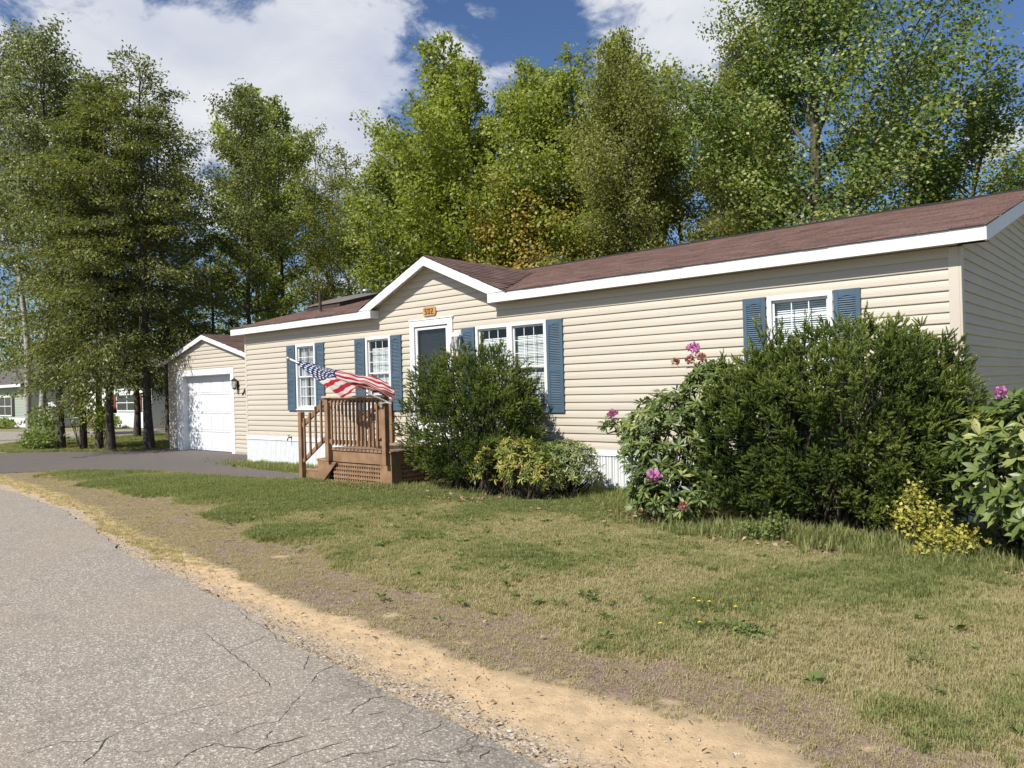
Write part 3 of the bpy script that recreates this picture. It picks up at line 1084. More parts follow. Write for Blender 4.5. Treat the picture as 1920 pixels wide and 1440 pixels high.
mb = MB()
x0, x1, y0, y1 = -15.95, -14.62, 10.6, 11.75
zA, zB = roofz(y0), roofz(y1)
mb.add([(x0, y0, zA), (x1, y0, zA), (x1, y1, zB), (x0, y1, zB), (x0, y0, zA + .09), (x1, y0, zA + .09), (x1, y1, zB + .09), (x0, y1, zB + .09)], [(4, 5, 6, 7), (0, 1, 5, 4), (1, 2, 6, 5), (2, 3, 7, 6), (3, 0, 4, 7)])
sk = mb.build('skylight', M_PIPE, house)
mb = MB()
cx, cy = (x0 + x1) / 2, (y0 + y1) / 2
N = 8
vs, fs = [], []
for i in range(N + 1):
    for j in range(N + 1):
        u, v = i / N, j / N
        hh = 0.09 * (1 - (2 * u - 1) ** 4) * (1 - (2 * v - 1) ** 4)
        vs.append((x0 - .03 + (x1 - x0 + .06) * u, y0 - .03 + (y1 - y0 + .06) * v, zA + (zB - zA) * v + .10 + hh * .8))
for i in range(N):
    for j in range(N):
        a = i * (N + 1) + j
        fs.append((a, a + N + 1, a + N + 2, a + 1))
sd_ = mb.add(vs, fs).mesh('skylight_dome', M_SKYL, True)
link('skylight_dome', sd_, sk)
MB().tube([(-14.45, 9.95, roofz(9.95) - .05), (-14.45, 9.95, roofz(9.95) + .03)], [.11, .075], 12).tube([(-14.45, 9.95, roofz(9.95)), (-14.45, 9.95, 3.80)], .035, 12).build('vent_pipe', M_PIPE, house, smooth=False)
MB().tube([(-16.0 + .3, 12.2, roofz(12.2) - .02), (-15.7, 12.2, roofz(12.2) + .16)], .05, 10).tube([(-15.7, 12.2, roofz(12.2) + .16), (-15.7, 12.2, roofz(12.2) + .20)], [.10, .09], 12).build('vent_pipe', mat('galvanised metal', (0.35, 0.37, 0.40), 0.4, metal=0.6), house)


# ---- windows
def make_window(x0, x1, z0, z1, cols=3, rows=3, cover='blind', parent=house):
    fw = 0.055
    yo = Y0 - 0.034
    fr = MB().box(x0, yo, z0, x0 + fw, Y0 + .07, z1).box(x1 - fw, yo, z0, x1, Y0 + .07, z1).box(x0 + fw, yo, z1 - fw, x1 - fw, Y0 + .07, z1).box(x0 + fw, yo, z0, x1 - fw, Y0 + .07, z0 + fw * .8).build('window', M_TRIM, parent, bevel=0.004)
    ax0, ax1, az0, az1 = x0 + fw, x1 - fw, z0 + fw * .8, z1 - fw
    zm = az0 + (az1 - az0) * 0.5
    for (s0, s1, yy, nm) in ((zm - .012, az1, Y0 + .004, 'upper'), (az0, zm + .012, Y0 + .030, 'lower')):
        sw = 0.026
        MB().box(ax0, yy, s0, ax0 + sw, yy + .022, s1).box(ax1 - sw, yy, s0, ax1, yy + .022, s1).box(ax0 + sw, yy, s1 - sw, ax1 - sw, yy + .022, s1).box(ax0 + sw, yy, s0, ax1 - sw, yy + .022, s0 + sw).build('sash', M_TRIM, fr, bevel=0.002)
        gx0, gx1, gz0, gz1 = ax0 + sw, ax1 - sw, s0 + sw, s1 - sw
        MB().add([(gx0, yy + .010, gz0), (gx1, yy + .010, gz0), (gx1, yy + .010, gz1), (gx0, yy + .010, gz1)], [(0, 1, 2, 3)]).build('pane', M_GLASS, fr)
        mt = MB()
        for k in range(1, cols):
            x = gx0 + (gx1 - gx0) * k / cols
            mt.box(x - .006, yy + .006, gz0, x + .006, yy + .0095, gz1)
        for k in range(1, rows):
            z = gz0 + (gz1 - gz0) * k / rows
            mt.box(gx0, yy + .0062, z - .006, gx1, yy + .0093, z + .006)
        mt.build('muntin', M_TRIM, fr)
    if cover == 'blind':
        mb = MB()
        z = az1 - .01
        while z > az0 + 0.02:
            mb.add([(ax0 + .01, Y0 + .075, z - .018), (ax1 - .01, Y0 + .075, z - .018), (ax1 - .01, Y0 + .086, z + .001), (ax0 + .01, Y0 + .086, z + .001)], [(0, 1, 2, 3)])
            z -= 0.026
        mb.build('blind', M_BLIND, fr)
    elif cover == 'halfblind':
        mb = MB()
        z = az1 - .16
        while z > az0 + 0.02:
            mb.add([(ax0 + .01, Y0 + .075, z - .018), (ax1 - .01, Y0 + .075, z - .018), (ax1 - .01, Y0 + .086, z + .001), (ax0 + .01, Y0 + .086, z + .001)], [(0, 1, 2, 3)])
            z -= 0.024
        mb.build('blind', M_BLIND, fr)
    elif cover == 'curtain':
        mb = MB()
        n = 40
        for (c0, c1, ct) in ((ax0, ax0 + (ax1 - ax0) * .42, az1), (ax0 + (ax1 - ax0) * .55, ax1, az1)):
            vs = []
            for i in range(n + 1):
                x = c0 + (c1 - c0) * i / n
                d = .075 + .016 * math.sin(i * 1.1) + .006 * math.sin(i * 2.7)
                vs += [(x, Y0 + d, az0), (x, Y0 + d, ct)]
            mb.add(vs, [(2 * i, 2 * i + 2, 2 * i + 3, 2 * i + 1) for i in range(n)])
        mb.build('curtain', M_CURT, fr)
    MB().box(x0 - .01, Y0 - .05, z0 - .022, x1 + .01, Y0 - .0, z0 - .001).build('sill', M_TRIM, fr, bevel=0.003)
    return fr


def make_shutter(x0, x1, z0, z1, parent=house):
    yo, yi = Y0 - 0.048, Y0 - 0.018
    st = 0.052
    zm = z0 + (z1 - z0) * 0.47
    fr = MB().box(x0, yo, z0, x0 + st, yi, z1).box(x1 - st, yo, z0, x1, yi, z1).box(x0 + st, yo, z0, x1 - st, yi, z0 + .10).box(x0 + st, yo, z1 - .075, x1 - st, yi, z1).box(x0 + st, yo, zm - .035, x1 - st, yi, zm + .035)
    # arched corners of the upper rail
    n = 8
    for k in range(n):
        a0 = x0 + st + (x1 - x0 - 2 * st) * k / n
        a1 = x0 + st + (x1 - x0 - 2 * st) * (k + 1) / n
        mid = (k + .5) / n * 2 - 1
        d = 0.030 * abs(mid) ** 1.5 + 0.002
        fr.box(a0, yo + .001, z1 - .075 - d, a1, yi, z1 - .074)
    sh = fr.build('shutter', M_BLUE, parent, bevel=0.002)
    lv = MB()
    for (a, b) in ((z0 + .10, zm - .035), (zm + .035, z1 - .078)):
        z = a + .004
        while z < b - 0.012:
            lv.add([(x0 + st, yo + .004, z), (x1 - st, yo + .004, z), (x1 - st, yi - .002, z + .021), (x0 + st, yi - .002, z + .021), (x0 + st, yo + .004, z + .008), (x1 - st, yo + .004, z + .008)], [(0, 1, 5, 4), (4, 5, 2, 3), (0, 3, 2, 1)])
            z += 0.0255
    lv.build('louvre', M_BLUEL, sh)
    MB().box(x0 + .01, yi - .001, z0 + .01, x1 - .01, yi + .012, z1 - .01).build('shutter_back', M_BLUE, sh)
    return sh


make_window(*WIN[0], cover='curtain')
make_window(*WIN[1], cover='halfblind')
xm = (WIN[2][0] + WIN[2][1]) / 2
make_window(WIN[2][0], xm - 0.0005, WIN[2][2], WIN[2][3], cover='halfblind')
make_window(xm + 0.0005, WIN[2][1], WIN[2][2], WIN[2][3], cover='halfblind')
make_window(*WIN[3], cover='blind')
for a, b, z0, z1 in ((-14.43, -14.125, 1.17, 2.55), (-13.385, -13.08, 1.17, 2.55), (-12.055, -11.755, 1.17, 2.55), (-10.985, -10.685, 1.17, 2.55), (-9.125, -8.825, 1.14, 2.55), (-7.295, -6.99, 1.14, 2.55), (-4.145, -3.855, 1.34, 2.56), (-3.045, -2.75, 1.34, 2.56)):
    make_shutter(a, b, z0, z1)

# ---- entrance door
x0, x1, z0, z1 = DOOR
dr = MB().box(x0, Y0 - .045, z0, x0 + .12, Y0 + .08, z1).box(x1 - .12, Y0 - .045, z0, x1, Y0 + .08, z1).box(x0 + .12, Y0 - .045, z1 - .12, x1 - .12, Y0 + .08, z1).box(x0 - .015, Y0 - .055, z1 - .012, x1 + .015, Y0 - .0, z1 + .012).build('door', M_TRIM, house, bevel=0.006)
ix0, ix1, iz1 = x0 + .13, x1 - .13, z1 - .13
MB().box(ix0, Y0 - .02, z0, ix0 + .055, Y0 + .02, iz1).box(ix1 - .055, Y0 - .02, z0, ix1, Y0 + .02, iz1).box(ix0 + .055, Y0 - .02, iz1 - .05, ix1 - .055, Y0 + .02, iz1).box(ix0 + .055, Y0 - .02, z0, ix1 - .055, Y0 + .02, z0 + .35).build('storm_door', M_TRIM, dr, bevel=0.004)
MB().add([(ix0 + .055, Y0, z0 + .35), (ix1 - .055, Y0, z0 + .35), (ix1 - .055, Y0, iz1 - .05), (ix0 + .055, Y0, iz1 - .05)], [(0, 1, 2, 3)]).build('pane', M_GLASS, dr)
MB().box(ix0, Y0 + .045, z0, ix1, Y0 + .075, iz1).build('inner_door', mat('dark green door', (0.02, 0.022, 0.024), 0.5), dr)
MB().box(ix0 + .06, Y0 - .05, z0 + 1.0, ix0 + .08, Y0 - .03, z0 + 1.16).build('handle', M_BRONZE, dr)

# ------------------------------------------------------------------ garage
GY = 10.1
g0, g1 = -22.33, -17.80
gpx, gpz, gsl = -20.06, 3.20, 0.265
garage = empty('garage', (-20.06, GY, 0), 'small cream sided garage with white roll up door beside the long home', 'garage')
gfront = lambda a, o, z: (a, GY - o, z)
gside = lambda a, o, z: (g0 - o, a, z)


def ggt(z):
    h = (gpz - 0.10 - z) / gsl
    return (gpx - h, gpx + h) if h > 0 else None


lay_siding(garage, gfront, g0 + .05, g1 - .05, 0.06, 2.55, 0.108, [(-21.80, -18.56, -1, 2.27)])
lay_siding(garage, gfront, g0, g1, 2.55 + 0.0, gpz - .11, 0.108, (), ggt)
MB().box(g0, GY - .02, 0.03, g0 + .05, GY + .03, 2.60).build('corner_post', M_CTRIM, garage)
MB().box(g1 - .05, GY - .02, 0.03, g1, GY + .03, 2.60).build('corner_post', M_CTRIM, garage)
MB().prism([(GY + .03, 0), (17.0, 0), (17.0, 2.56), (GY + .03, 2.56)], 'x', g0, g0 + .05).prism([(GY + .03, 0), (17.0, 0), (17.0, 2.56), (GY + .03, 2.56)], 'x', g1 - .05, g1).prism([(g0, 0), (g1, 0), (g1, 2.56), (gpx, 3.14), (g0, 2.56)], 'y', 16.95, 17.0).build('wall', M_SIDING, garage)
MB().box(g0 - .02, GY - .03, -.02, -21.80, GY + .3, 0.06).box(-18.56, GY - .03, -.02, g1 + .02, GY + .3, 0.06).build('foundation', mat('concrete', (0.33, 0.31, 0.28), 0.9, 0.2, 8), garage)
for s in (-1, 1):
    def rk(dx, dz):
        return (gpx + s * dx, gpz - gsl * dx + dz)
    MB().prism([rk(0, -0.005), rk(2.38, -0.005), rk(2.38, -.13), rk(0, -.135)], 'y', GY - .12, GY - .095).build('rake_board', M_TRIM, garage)
    MB().prism([rk(0, -0.06), rk(2.37, -0.06), rk(2.37, -.075), rk(0, -.075)], 'y', GY - .094, GY + .02).build('rake_soffit', M_TRIM, garage)
    MB().prism([rk(0, 0), rk(2.40, 0), rk(2.40, -.035), rk(0, -.035)], 'y', GY - .09, 17.2).build('roof_deck', M_UNDER, garage)
    lg = math.sqrt(1 + gsl ** 2)
    Pq = lambda u, v, h, s=s: (gpx + s * (2.42 - v / lg), u, gpz - gsl * (2.42 - v / lg) + h)
    shingles(Pq, GY - .14, 17.22, 0, 2.42 * lg, lambda a, b, v: (a, b), rs, 'shingles', garage)
# door trim, recessed door of four sections
gd = MB().box(-21.80, GY - .03, 0, -21.50, GY + .0, 2.26).box(-18.73, GY - .03, 0, -18.56, GY + .0, 2.26).box(-21.50, GY - .03, 2.09, -18.73, GY + .0, 2.26).box(-21.52, GY + .001, 0, -21.48, GY + .22, 2.11).box(-18.75, GY + .001, 0, -18.71, GY + .22, 2.11).box(-21.48, GY + .001, 2.07, -18.75, GY + .22, 2.11).build('garage_door', M_TRIM, garage, bevel=0.004)
for k in range(4):
    a, b = 0.015 + k * 0.515, 0.015 + (k + 1) * 0.515 - .008
    mb = MB().box(-21.475, GY + .165, a, -18.755, GY + .20, b)
    for q in range(4):
        u = -21.475 + .08 + q * 0.66
        mb.prism([(u, a + .06), (u + .58, a + .06), (u + .58, b - .06), (u, b - .06)], 'y', GY + .158, GY + .1645)
    mb.build('door_section', M_GDOOR, gd, bevel=0.008)
MB().box(-21.48, GY + .16, -.01, -18.75, GY + .21, 0.014).build('weather_strip', M_BLACK, gd)

# ------------------------------------------------------------------ small things on the walls
def lantern(name, x, y, z, h, m, label, w=0.11):
    r = empty(name, (x, y, z), label, 'lamp')
    MB().box(x - .05, y - .012, z + h * .10, x + .05, y, z + h * .75).tube([(x, y - .01, z + h * .45), (x, y - .06, z + h * .30), (x, y - .10, z + h * .22)], .010, 8).build('wall_bracket', m, r, bevel=.003)
    cy = y - .10
    mb = MB()
    mb.tube([(x, cy, z + h * .16), (x, cy, z + h * .24)], [w * .30, w * .55], 6)
    mb.tube([(x, cy, z + h * .74), (x, cy, z + h * .80), (x, cy, z + h * .93), (x, cy, z + h)], [w * .82, w * .78, w * .25, w * .08], 6)
    for k in range(6):
        t = k * math.pi / 3
        mb.bar((x + w * .5 * math.cos(t), cy + w * .5 * math.sin(t), z + h * .24), (x + w * .72 * math.cos(t), cy + w * .72 * math.sin(t), z + h * .74), .008, .008)
    mb.build('lamp_housing', m, r)
    MB().tube([(x, cy, z + h * .245), (x, cy, z + h * .735)], [w * .46, w * .66], 6).build('lamp_glass', M_GLASS, r)
    MB().tube([(x, cy, z + h * .3), (x, cy, z + h * .5)], .012, 8).build('bulb', M_BLIND, r)
    return r


lantern('wall_lantern', -9.17, Y0 - .02, 2.10, 0.42, M_TRIM, 'white hexagonal wall lantern between the entrance door and a blue shutter', 0.13)
lantern('wall_lantern', -18.36, GY - .02, 1.62, 0.36, M_BRONZE, 'dark bronze wall lantern right of the garage door', 0.11)
# security light or hook on the garage wall
r = empty('hose_hook', (-17.96, GY - .02, 1.58), 'small black curved hook on the siding near the corner of the garage', 'hook')
MB().box(-18.00, GY - .03, 1.52, -17.95, GY - .015, 1.70).build('back_plate', M_BLACK, r)
MB().tube([(-17.975, GY - .03, 1.68), (-17.975, GY - .07, 1.60), (-17.96, GY - .11, 1.54), (-17.91, GY - .14, 1.53), (-17.89, GY - .15, 1.58)], [.018, .022, .024, .022, .016], 8).build('hook_arm', M_BLACK, r, smooth=True)
# outdoor tap
r = empty('outdoor_tap', (-14.35, Y0 - .03, .60), 'small dark outdoor tap on the white skirting trim under the first window', 'tap')
MB().tube([(-14.35, Y0 - .02, .60), (-14.35, Y0 - .10, .60), (-14.35, Y0 - .12, .56), (-14.35, Y0 - .12, .53)], [.014, .014, .014, .011], 8).build('spout', M_BRONZE, r)
MB().tube([(-14.35, Y0 - .085, .61), (-14.35, Y0 - .085, .645)], .006, 6).tube([(-14.35, Y0 - .085, .645), (-14.35, Y0 - .085, .655)], .030, 10).build('valve_wheel', M_BRONZE, r)
# electricity meter
r = empty('electric_meter', (-2.32, Y0 - .02, 1.75), 'pale grey electric meter box on the cream wall right of the last window', 'meter')
mg = mat('pale meter enamel', (0.62, 0.64, 0.64), 0.5)
MB().box(-2.44, Y0 - .12, 1.66, -2.18, Y0 - .018, 2.06).build('box', mg, r, bevel=.01)
MB().tube([(-2.31, Y0 - .12, 1.92), (-2.31, Y0 - .15, 1.92)], .075, 16).build('dial_cover', mg, r)
mb = MB().box(-2.345, Y0 - .1525, 1.90, -2.325, Y0 - .1505, 1.94).box(-2.315, Y0 - .1525, 1.90, -2.275, Y0 - .1505, 1.94)
mb.build('dial', M_BLACK, r)
MB().tube([(-2.31, Y0 - .05, 1.66), (-2.31, Y0 - .05, .35)], .022, 8).build('conduit', mg, r)

# house number plaque: 502 in dark numerals on a honey coloured wooden tablet
pq = empty('house_number', (-9.905, Y0 - .02, 2.90), 'small honey coloured wooden house number plaque above the entrance door', 'plaque')
M_WOODP = mat('honey wood', (0.50, 0.27, 0.09), 0.5, 0.25, 8, stretch=(0.5, 1, 5))
px0, px1, pz0, pz1 = -10.065, -9.745, 2.825, 2.985
pts = []
for (cx, cz, a0) in ((px1 - .045, pz1 - .045, 0), (px0 + .045, pz1 - .045, 90), (px0 + .045, pz0 + .045, 180), (px1 - .045, pz0 + .045, 270)):
    for k in range(5):
        t = R(a0 + k * 22.5)
        pts.append((cx + .045 * math.cos(t), cz + .045 * math.sin(t)))
MB().prism(pts, 'y', Y0 - .045, Y0 - .018).build('plaque_board', M_WOODP, pq, bevel=.004)
SEG = {'5': 'afgcd', '0': 'abcdef', '2': 'abged'}


def digit(ch, cx, cz, w, h):
    s = {'a': ((-1, 1), (1, 1)), 'b': ((1, 1), (1, 0)), 'c': ((1, 0), (1, -1)), 'd': ((-1, -1), (1, -1)), 'e': ((-1, 0), (-1, -1)), 'f': ((-1, 1), (-1, 0)), 'g': ((-1, 0), (1, 0))}
    mb = MB()
    for i, k in enumerate(SEG[ch]):
        (ax, az), (bx, bz) = s[k]
        e = 0.0003 * i
        x0, x1 = sorted((cx + ax * w, cx + bx * w))
        q0, q1 = sorted((cz + az * h, cz + bz * h))
        mb.box(x0 - .007, Y0 - .0505 - e, q0 - .007, x1 + .007, Y0 - .0445, q1 + .007)
    mb.build('numeral', M_PIPE, pq)


for ch, cx in (('5', -9.985), ('0', -9.905), ('2', -9.825)):
    digit(ch, cx, 2.905, .020, .040)

# ------------------------------------------------------------------ porch
porch = empty('wooden_porch', (-10.3, 7.78, 0), 'brown stained wooden porch with railing, steps and lattice at the entrance', 'porch')
PX0, PX1, PY0, PY1, PZ = -11.14, -9.46, 7.76, 9.06, 0.58
nb = 9
for k in range(nb):
    a = PY0 - .02 + k * (PY1 - PY0 + .02) / nb
    MB().box(PX0 - .02, a, PZ - .032, PX1 + .02, a + (PY1 - PY0 + .02) / nb - .006, PZ + .0012 * ((k * 7) % 3 - 1)).build('deck_board', M_STAIN2, porch, bevel=.003)
MB().box(PX0, PY0, PZ - .225, PX1, PY0 + .035, PZ - .0335).build('rim_board', M_STAIN, porch, bevel=.003)
MB().box(PX1 - .035, PY0 + .036, PZ - .225, PX1, PY1, PZ - .0335).build('rim_board', M_STAIN, porch, bevel=.003)
MB().box(PX0, PY0 + .036, PZ - .225, PX0 + .035, PY1, PZ - .0335).build('rim_board', M_STAIN, porch, bevel=.003)
MB().box(-9.76, PY0 + .006, -.02, PX1 - .001, PY0 + .030, PZ - .226).build('corner_board', M_STAIN, porch, bevel=.002)
MB().box(PX1 - .028, PY0 + .031, -.02, PX1 - .003, PY0 + .20, PZ - .226).build('corner_board', M_STAIN, porch, bevel=.002)
# lattice panels
def lattice(a0, a1, z0, z1, tf):
    p = empty('lattice_panel', porch.location)
    p.parent = porch
    p.matrix_parent_inverse = Matrix.Translation(-Vector(porch.location))
    n = 5
    sp = (z1 - z0) / n
    for k in range(n):
        z = z0 + (k + .5) * sp
        mb = MB()
        vs = [tf(a0, 0, z - .019), tf(a1, 0, z - .019), tf(a1, .008, z - .019), tf(a0, .008, z - .019), tf(a0, 0, z + .019), tf(a1, 0, z + .019), tf(a1, .008, z + .019), tf(a0, .008, z + .019)]
        mb.add(vs, [(0, 3, 2, 1), (4, 5, 6, 7), (0, 1, 5, 4), (1, 2, 6, 5), (2, 3, 7, 6), (3, 0, 4, 7)])
        o = mb.build('lattice_slat', M_STAIN)
        o.parent = p
        o.matrix_parent_inverse = Matrix.Translation(-Vector(porch.location))
    a = a0 + .02
    while a < a1:
        mb = MB()
        vs = [tf(a - .017, -.009, z0), tf(a + .017, -.009, z0), tf(a + .017, -.001, z0), tf(a - .017, -.001, z0), tf(a - .017, -.009, z1), tf(a + .017, -.009, z1), tf(a + .017, -.001, z1), tf(a - .017, -.001, z1)]
        mb.add(vs, [(0, 3, 2, 1), (4, 5, 6, 7), (0, 1, 5, 4), (1, 2, 6, 5), (2, 3, 7, 6), (3, 0, 4, 7)])
        o = mb.build('lattice_slat', M_STAIN)
        o.parent = p
        o.matrix_parent_inverse = Matrix.Translation(-Vector(porch.location))
        a += 0.062


lattice(-11.02, -9.765, -.01, PZ - .228, lambda a, o, z: (a, PY0 + .020 - o, z))
lattice(PY0 + .205, PY1, -.01, PZ - .228, lambda a, o, z: (PX1 - .015 + o, a, z))
# posts and front railing
def post(x, y, z0, z1, s=.09):
    return MB().box(x - s / 2, y - s / 2, z0, x + s / 2, y + s / 2, z1).build('post', M_STAIN, porch, bevel=.006)


post(-11.06, PY0 + .045 - .09, PZ - .22, 1.44)
post(-9.53, PY0 + .045 - .09, PZ - .22, 1.44)
fy = PY0 - .045
MB().box(-11.012, fy - .02, 1.36, -9.578, fy + .02, 1.435).build('rail', M_STAIN, porch, bevel=.004)
MB().box(-11.14, fy - .075, 1.4405, -9.45, fy + .075, 1.475).build('rail_cap', mat('sunlit cap board', (0.50, 0.37, 0.25), 0.7, .15, 7), porch, bevel=.005)  # sunlit top of the cap is put into its pale colour
MB().box(-11.012, fy - .018, .665, -9.578, fy + .018, .735).build('rail', M_STAIN, porch, bevel=.004)
for k in range(13):
    x = -10.90 + k * 0.102
    MB().box(x - .017, fy - .054, .64, x + .017, fy - .0205, 1.40).build('baluster', M_STAIN, porch, bevel=.003)


# stairs
def stair_rail(y, newel_x, ox):
    post(newel_x, y, 0.0, 1.20)
    dx = (-11.11 - (newel_x + .045))
    a = (newel_x + .045, y, 0.96)
    b = (-11.105, y, 1.40)
    MB().bar(a, b, .038, .085).build('rail', M_STAIN, porch, bevel=.003)
    MB().bar((a[0], y, .33), (b[0], y, .77), .036, .07).build('rail', M_STAIN, porch, bevel=.003)
    for k in range(4):
        t = (k + .6) / 4.2
        x = a[0] + (b[0] - a[0]) * t
        z = .33 + .44 * t
        MB().box(x - .017, y - ox - .017, z - .06, x + .017, y - ox + .017, z + .70).build('baluster', M_STAIN, porch, bevel=.003)


stair_rail(fy, -11.87, .036)
stair_rail(PY1 - .08, -11.87, -.036)
post(-11.06, PY1 - .08, PZ - .1, 1.44)
# short solid screen beside the door seen through the front balusters
for k in range(4):
    x = -11.33 + k * 0.098
    MB().box(x, PY1 - .05, PZ + .003, x + .092, PY1 - .03, 1.36).build('screen_board', M_STAIN, porch, bevel=.003)
for k, (xa, xb, z) in enumerate(((-11.48, -11.143, .385), (-11.80, -11.46, .195))):
    MB().box(xa - .02, PY0 - .005, z - .036, xb, PY1 - .12, z).build('stair_tread', M_STAIN2, porch, bevel=.004)
    MB().box(xa + .01, PY0 + .03, z - .19, xa + .03, PY1 - .14, z - .037).build('stair_riser', mat('pale riser board', (0.42, 0.30, 0.19), .7, .15, 6), porch)
MB().box(PX0 - .022, PY0 + .03, .39, PX0 - .004, PY1 - .14, .54).build('stair_riser', MATS['pale riser board'], porch)
for y in (PY0 + .002, PY1 - .16):
    MB().prism([(-11.79, 0.0), (-11.79, .158), (-11.475, .158), (-11.475, .348), (-11.145, .348), (-11.145, .10), (-11.22, 0.0)], 'y', y, y + .028).build('stair_stringer', M_STAIN, porch)
MB().prism([(-11.42, -.02), (-11.30, -.02), (-10.88, .345), (-11.08, .345)], 'y', PY0 - .028, PY0 - .001).build('brace_board', M_STAIN, porch, bevel=.003)

# ------------------------------------------------------------------ flag
FN = np.array([[(-10.862,6.921,2.070),(-10.292,6.989,1.743),(-9.921,7.178,1.456)],[(-10.561,7.060,2.024),(-10.218,7.058,1.774),(-9.788,7.244,1.511)],[(-10.261,7.204,1.936),(-10.140,7.164,1.788),(-9.735,7.369,1.599)],[(-10.025,7.369,1.885),(-9.896,7.269,1.721),(-9.668,7.503,1.553)],[(-9.789,7.520,1.792),(-9.650,7.410,1.688),(-9.564,7.556,1.508)],[(-9.578,7.627,1.717),(-9.427,7.543,1.565),(-9.483,7.648,1.455)],[(-9.404,7.717,1.628),(-9.218,7.686,1.475),(-9.366,7.709,1.360)]])
flag = empty('flagpole', (-9.36, 7.68, 1.36), 'small white pole with wind blown stars and stripes flag leaning out from the porch post', 'flag')


def catmull(P, t):
    n = len(P) - 1
    x = t * n
    i = int(min(math.floor(x), n - 1))
    f = x - i
    p0, p1, p2, p3 = P[max(i - 1, 0)], P[i], P[i + 1], P[min(i + 2, n)]
    return 0.5 * ((2 * p1) + (-p0 + p2) * f + (2 * p0 - 5 * p1 + 4 * p2 - p3) * f * f + (-p0 + 3 * p1 - 3 * p2 + p3) * f ** 3)


def build_flag():
    NU, NV = 120, 70
    V, uv = [], []
    wn = SNoise(21, 5.5, 3)
    for i in range(NU + 1):
        u = i / NU
        cols = np.array([catmull(FN[:, j], u) for j in range(3)])
        for j in range(NV + 1):
            v = j / NV
            p = catmull(cols, v)
            w = np.array([u * 2.4, v * 1.3, 0.3])
            amp = 0.018 + 0.055 * u
            d = float(wn(w)) * amp + 0.012 * u * math.sin(v * 19 + u * 5) * (0.4 + u)
            p = p + np.array([0.30, -0.75, 0.55]) * d
            V.append(p)
            uv.append((u, v))
    i, j = np.meshgrid(np.arange(NU), np.arange(NV), indexing='ij')
    a = (i * (NV + 1) + j).ravel()
    Fc = np.stack([a, a + NV + 1, a + NV + 2, a + 1], -1)
    m = bpy.data.materials.new('flag cloth')
    m.use_nodes = True
    g = NT(m.node_tree)
    g.n.clear()
    out = g.node('ShaderNodeOutputMaterial')
    u = g.node('ShaderNodeAttribute', attribute_name='fu').outputs['Fac']
    v = g.node('ShaderNodeAttribute', attribute_name='fv').outputs['Fac']
    st = g.math('MODULO', g.math('FLOOR', g.math('MULTIPLY', v, 12.999)), 2.0)
    c = g.mix(st, (0.40, 0.030, 0.045), (0.60, 0.55, 0.50))
    inc = g.math('MULTIPLY', g.math('LESS_THAN', u, 0.40), g.math('LESS_THAN', v, 7 / 13))
    # star field: 6/5 staggered rows -> 11 columns x 9 rows of which every other place holds a star
    cu_ = g.math('MULTIPLY', u, 12 / 0.40)
    cv_ = g.math('MULTIPLY', v, 10 / (7 / 13))
    ru, rv = g.math('ROUND', cu_), g.math('ROUND', cv_)
    par = g.math('LESS_THAN', g.math('MODULO', g.math('ADD', ru, rv), 2.0), 0.5)
    inside = g.math('MULTIPLY', g.math('MULTIPLY', g.math('GREATER_THAN', ru, 0.5), g.math('LESS_THAN', ru, 11.5)), g.math('MULTIPLY', g.math('GREATER_THAN', rv, 0.5), g.math('LESS_THAN', rv, 9.5)))
    du, dv = g.math('SUBTRACT', cu_, ru), g.math('SUBTRACT', cv_, rv)
    ang = g.math('ARCTAN2', du, dv)
    rad = g.math('SQRT', g.math('ADD', g.math('MULTIPLY', du, du), g.math('MULTIPLY', dv, dv)))
    lim = g.math('MULTIPLY_ADD', g.math('COSINE', g.math('MULTIPLY', ang, 5.0)), -0.14, 0.40)
    star = g.math('MULTIPLY', g.math('MULTIPLY', g.math('LESS_THAN', rad, lim), par), inside)
    cant = g.mix(star, (0.022, 0.038, 0.115), (0.70, 0.68, 0.64))
    c = g.mix(inc, c, cant)
    d = g.node('ShaderNodeBsdfDiffuse')
    t = g.node('ShaderNodeBsdfTranslucent')
    g.l.new(c, d.inputs[0])
    g.l.new(c, t.inputs[0])
    mx = g.node('ShaderNodeMixShader')
    mx.inputs[0].default_value = 0.28
    g.l.new(d.outputs[0], mx.inputs[1])
    g.l.new(t.outputs[0], mx.inputs[2])
    g.l.new(mx.outputs[0], out.inputs[0])
    me = np_mesh('flag_cloth', np.array(V), Fc, m, smooth=True)
    uv = np.array(uv, dtype=np.float32)
    for nm, k in (('fu', 0), ('fv', 1)):
        at = me.attributes.new(nm, 'FLOAT', 'POINT')
        at.data.foreach_set('value', np.ascontiguousarray(uv[:, k]))
    link('flag_cloth', me, flag)


build_flag()
MB().tube([(-10.90, 6.905, 2.095), (-9.36, 7.69, 1.345)], .013, 10).build('pole', M_TRIM, flag, smooth=True)
MB().tube([(-10.965, 6.872, 2.127), (-10.945, 6.882, 2.117), (-10.92, 6.895, 2.105), (-10.895, 6.907, 2.093)], [.006, .022, .022, .010], 10).build('finial', mat('gilt finial', (0.45, 0.36, 0.22), 0.4, metal=.5), flag, smooth=True)
MB().box(-9.56, 7.64, 1.28, -9.50, 7.668, 1.38).tube([(-9.53, 7.645, 1.33), (-9.42, 7.66, 1.36), (-9.34, 7.70, 1.335)], .018, 8).build('bracket', mat('cast metal', (0.3, 0.3, 0.3), .5, metal=.4), flag)

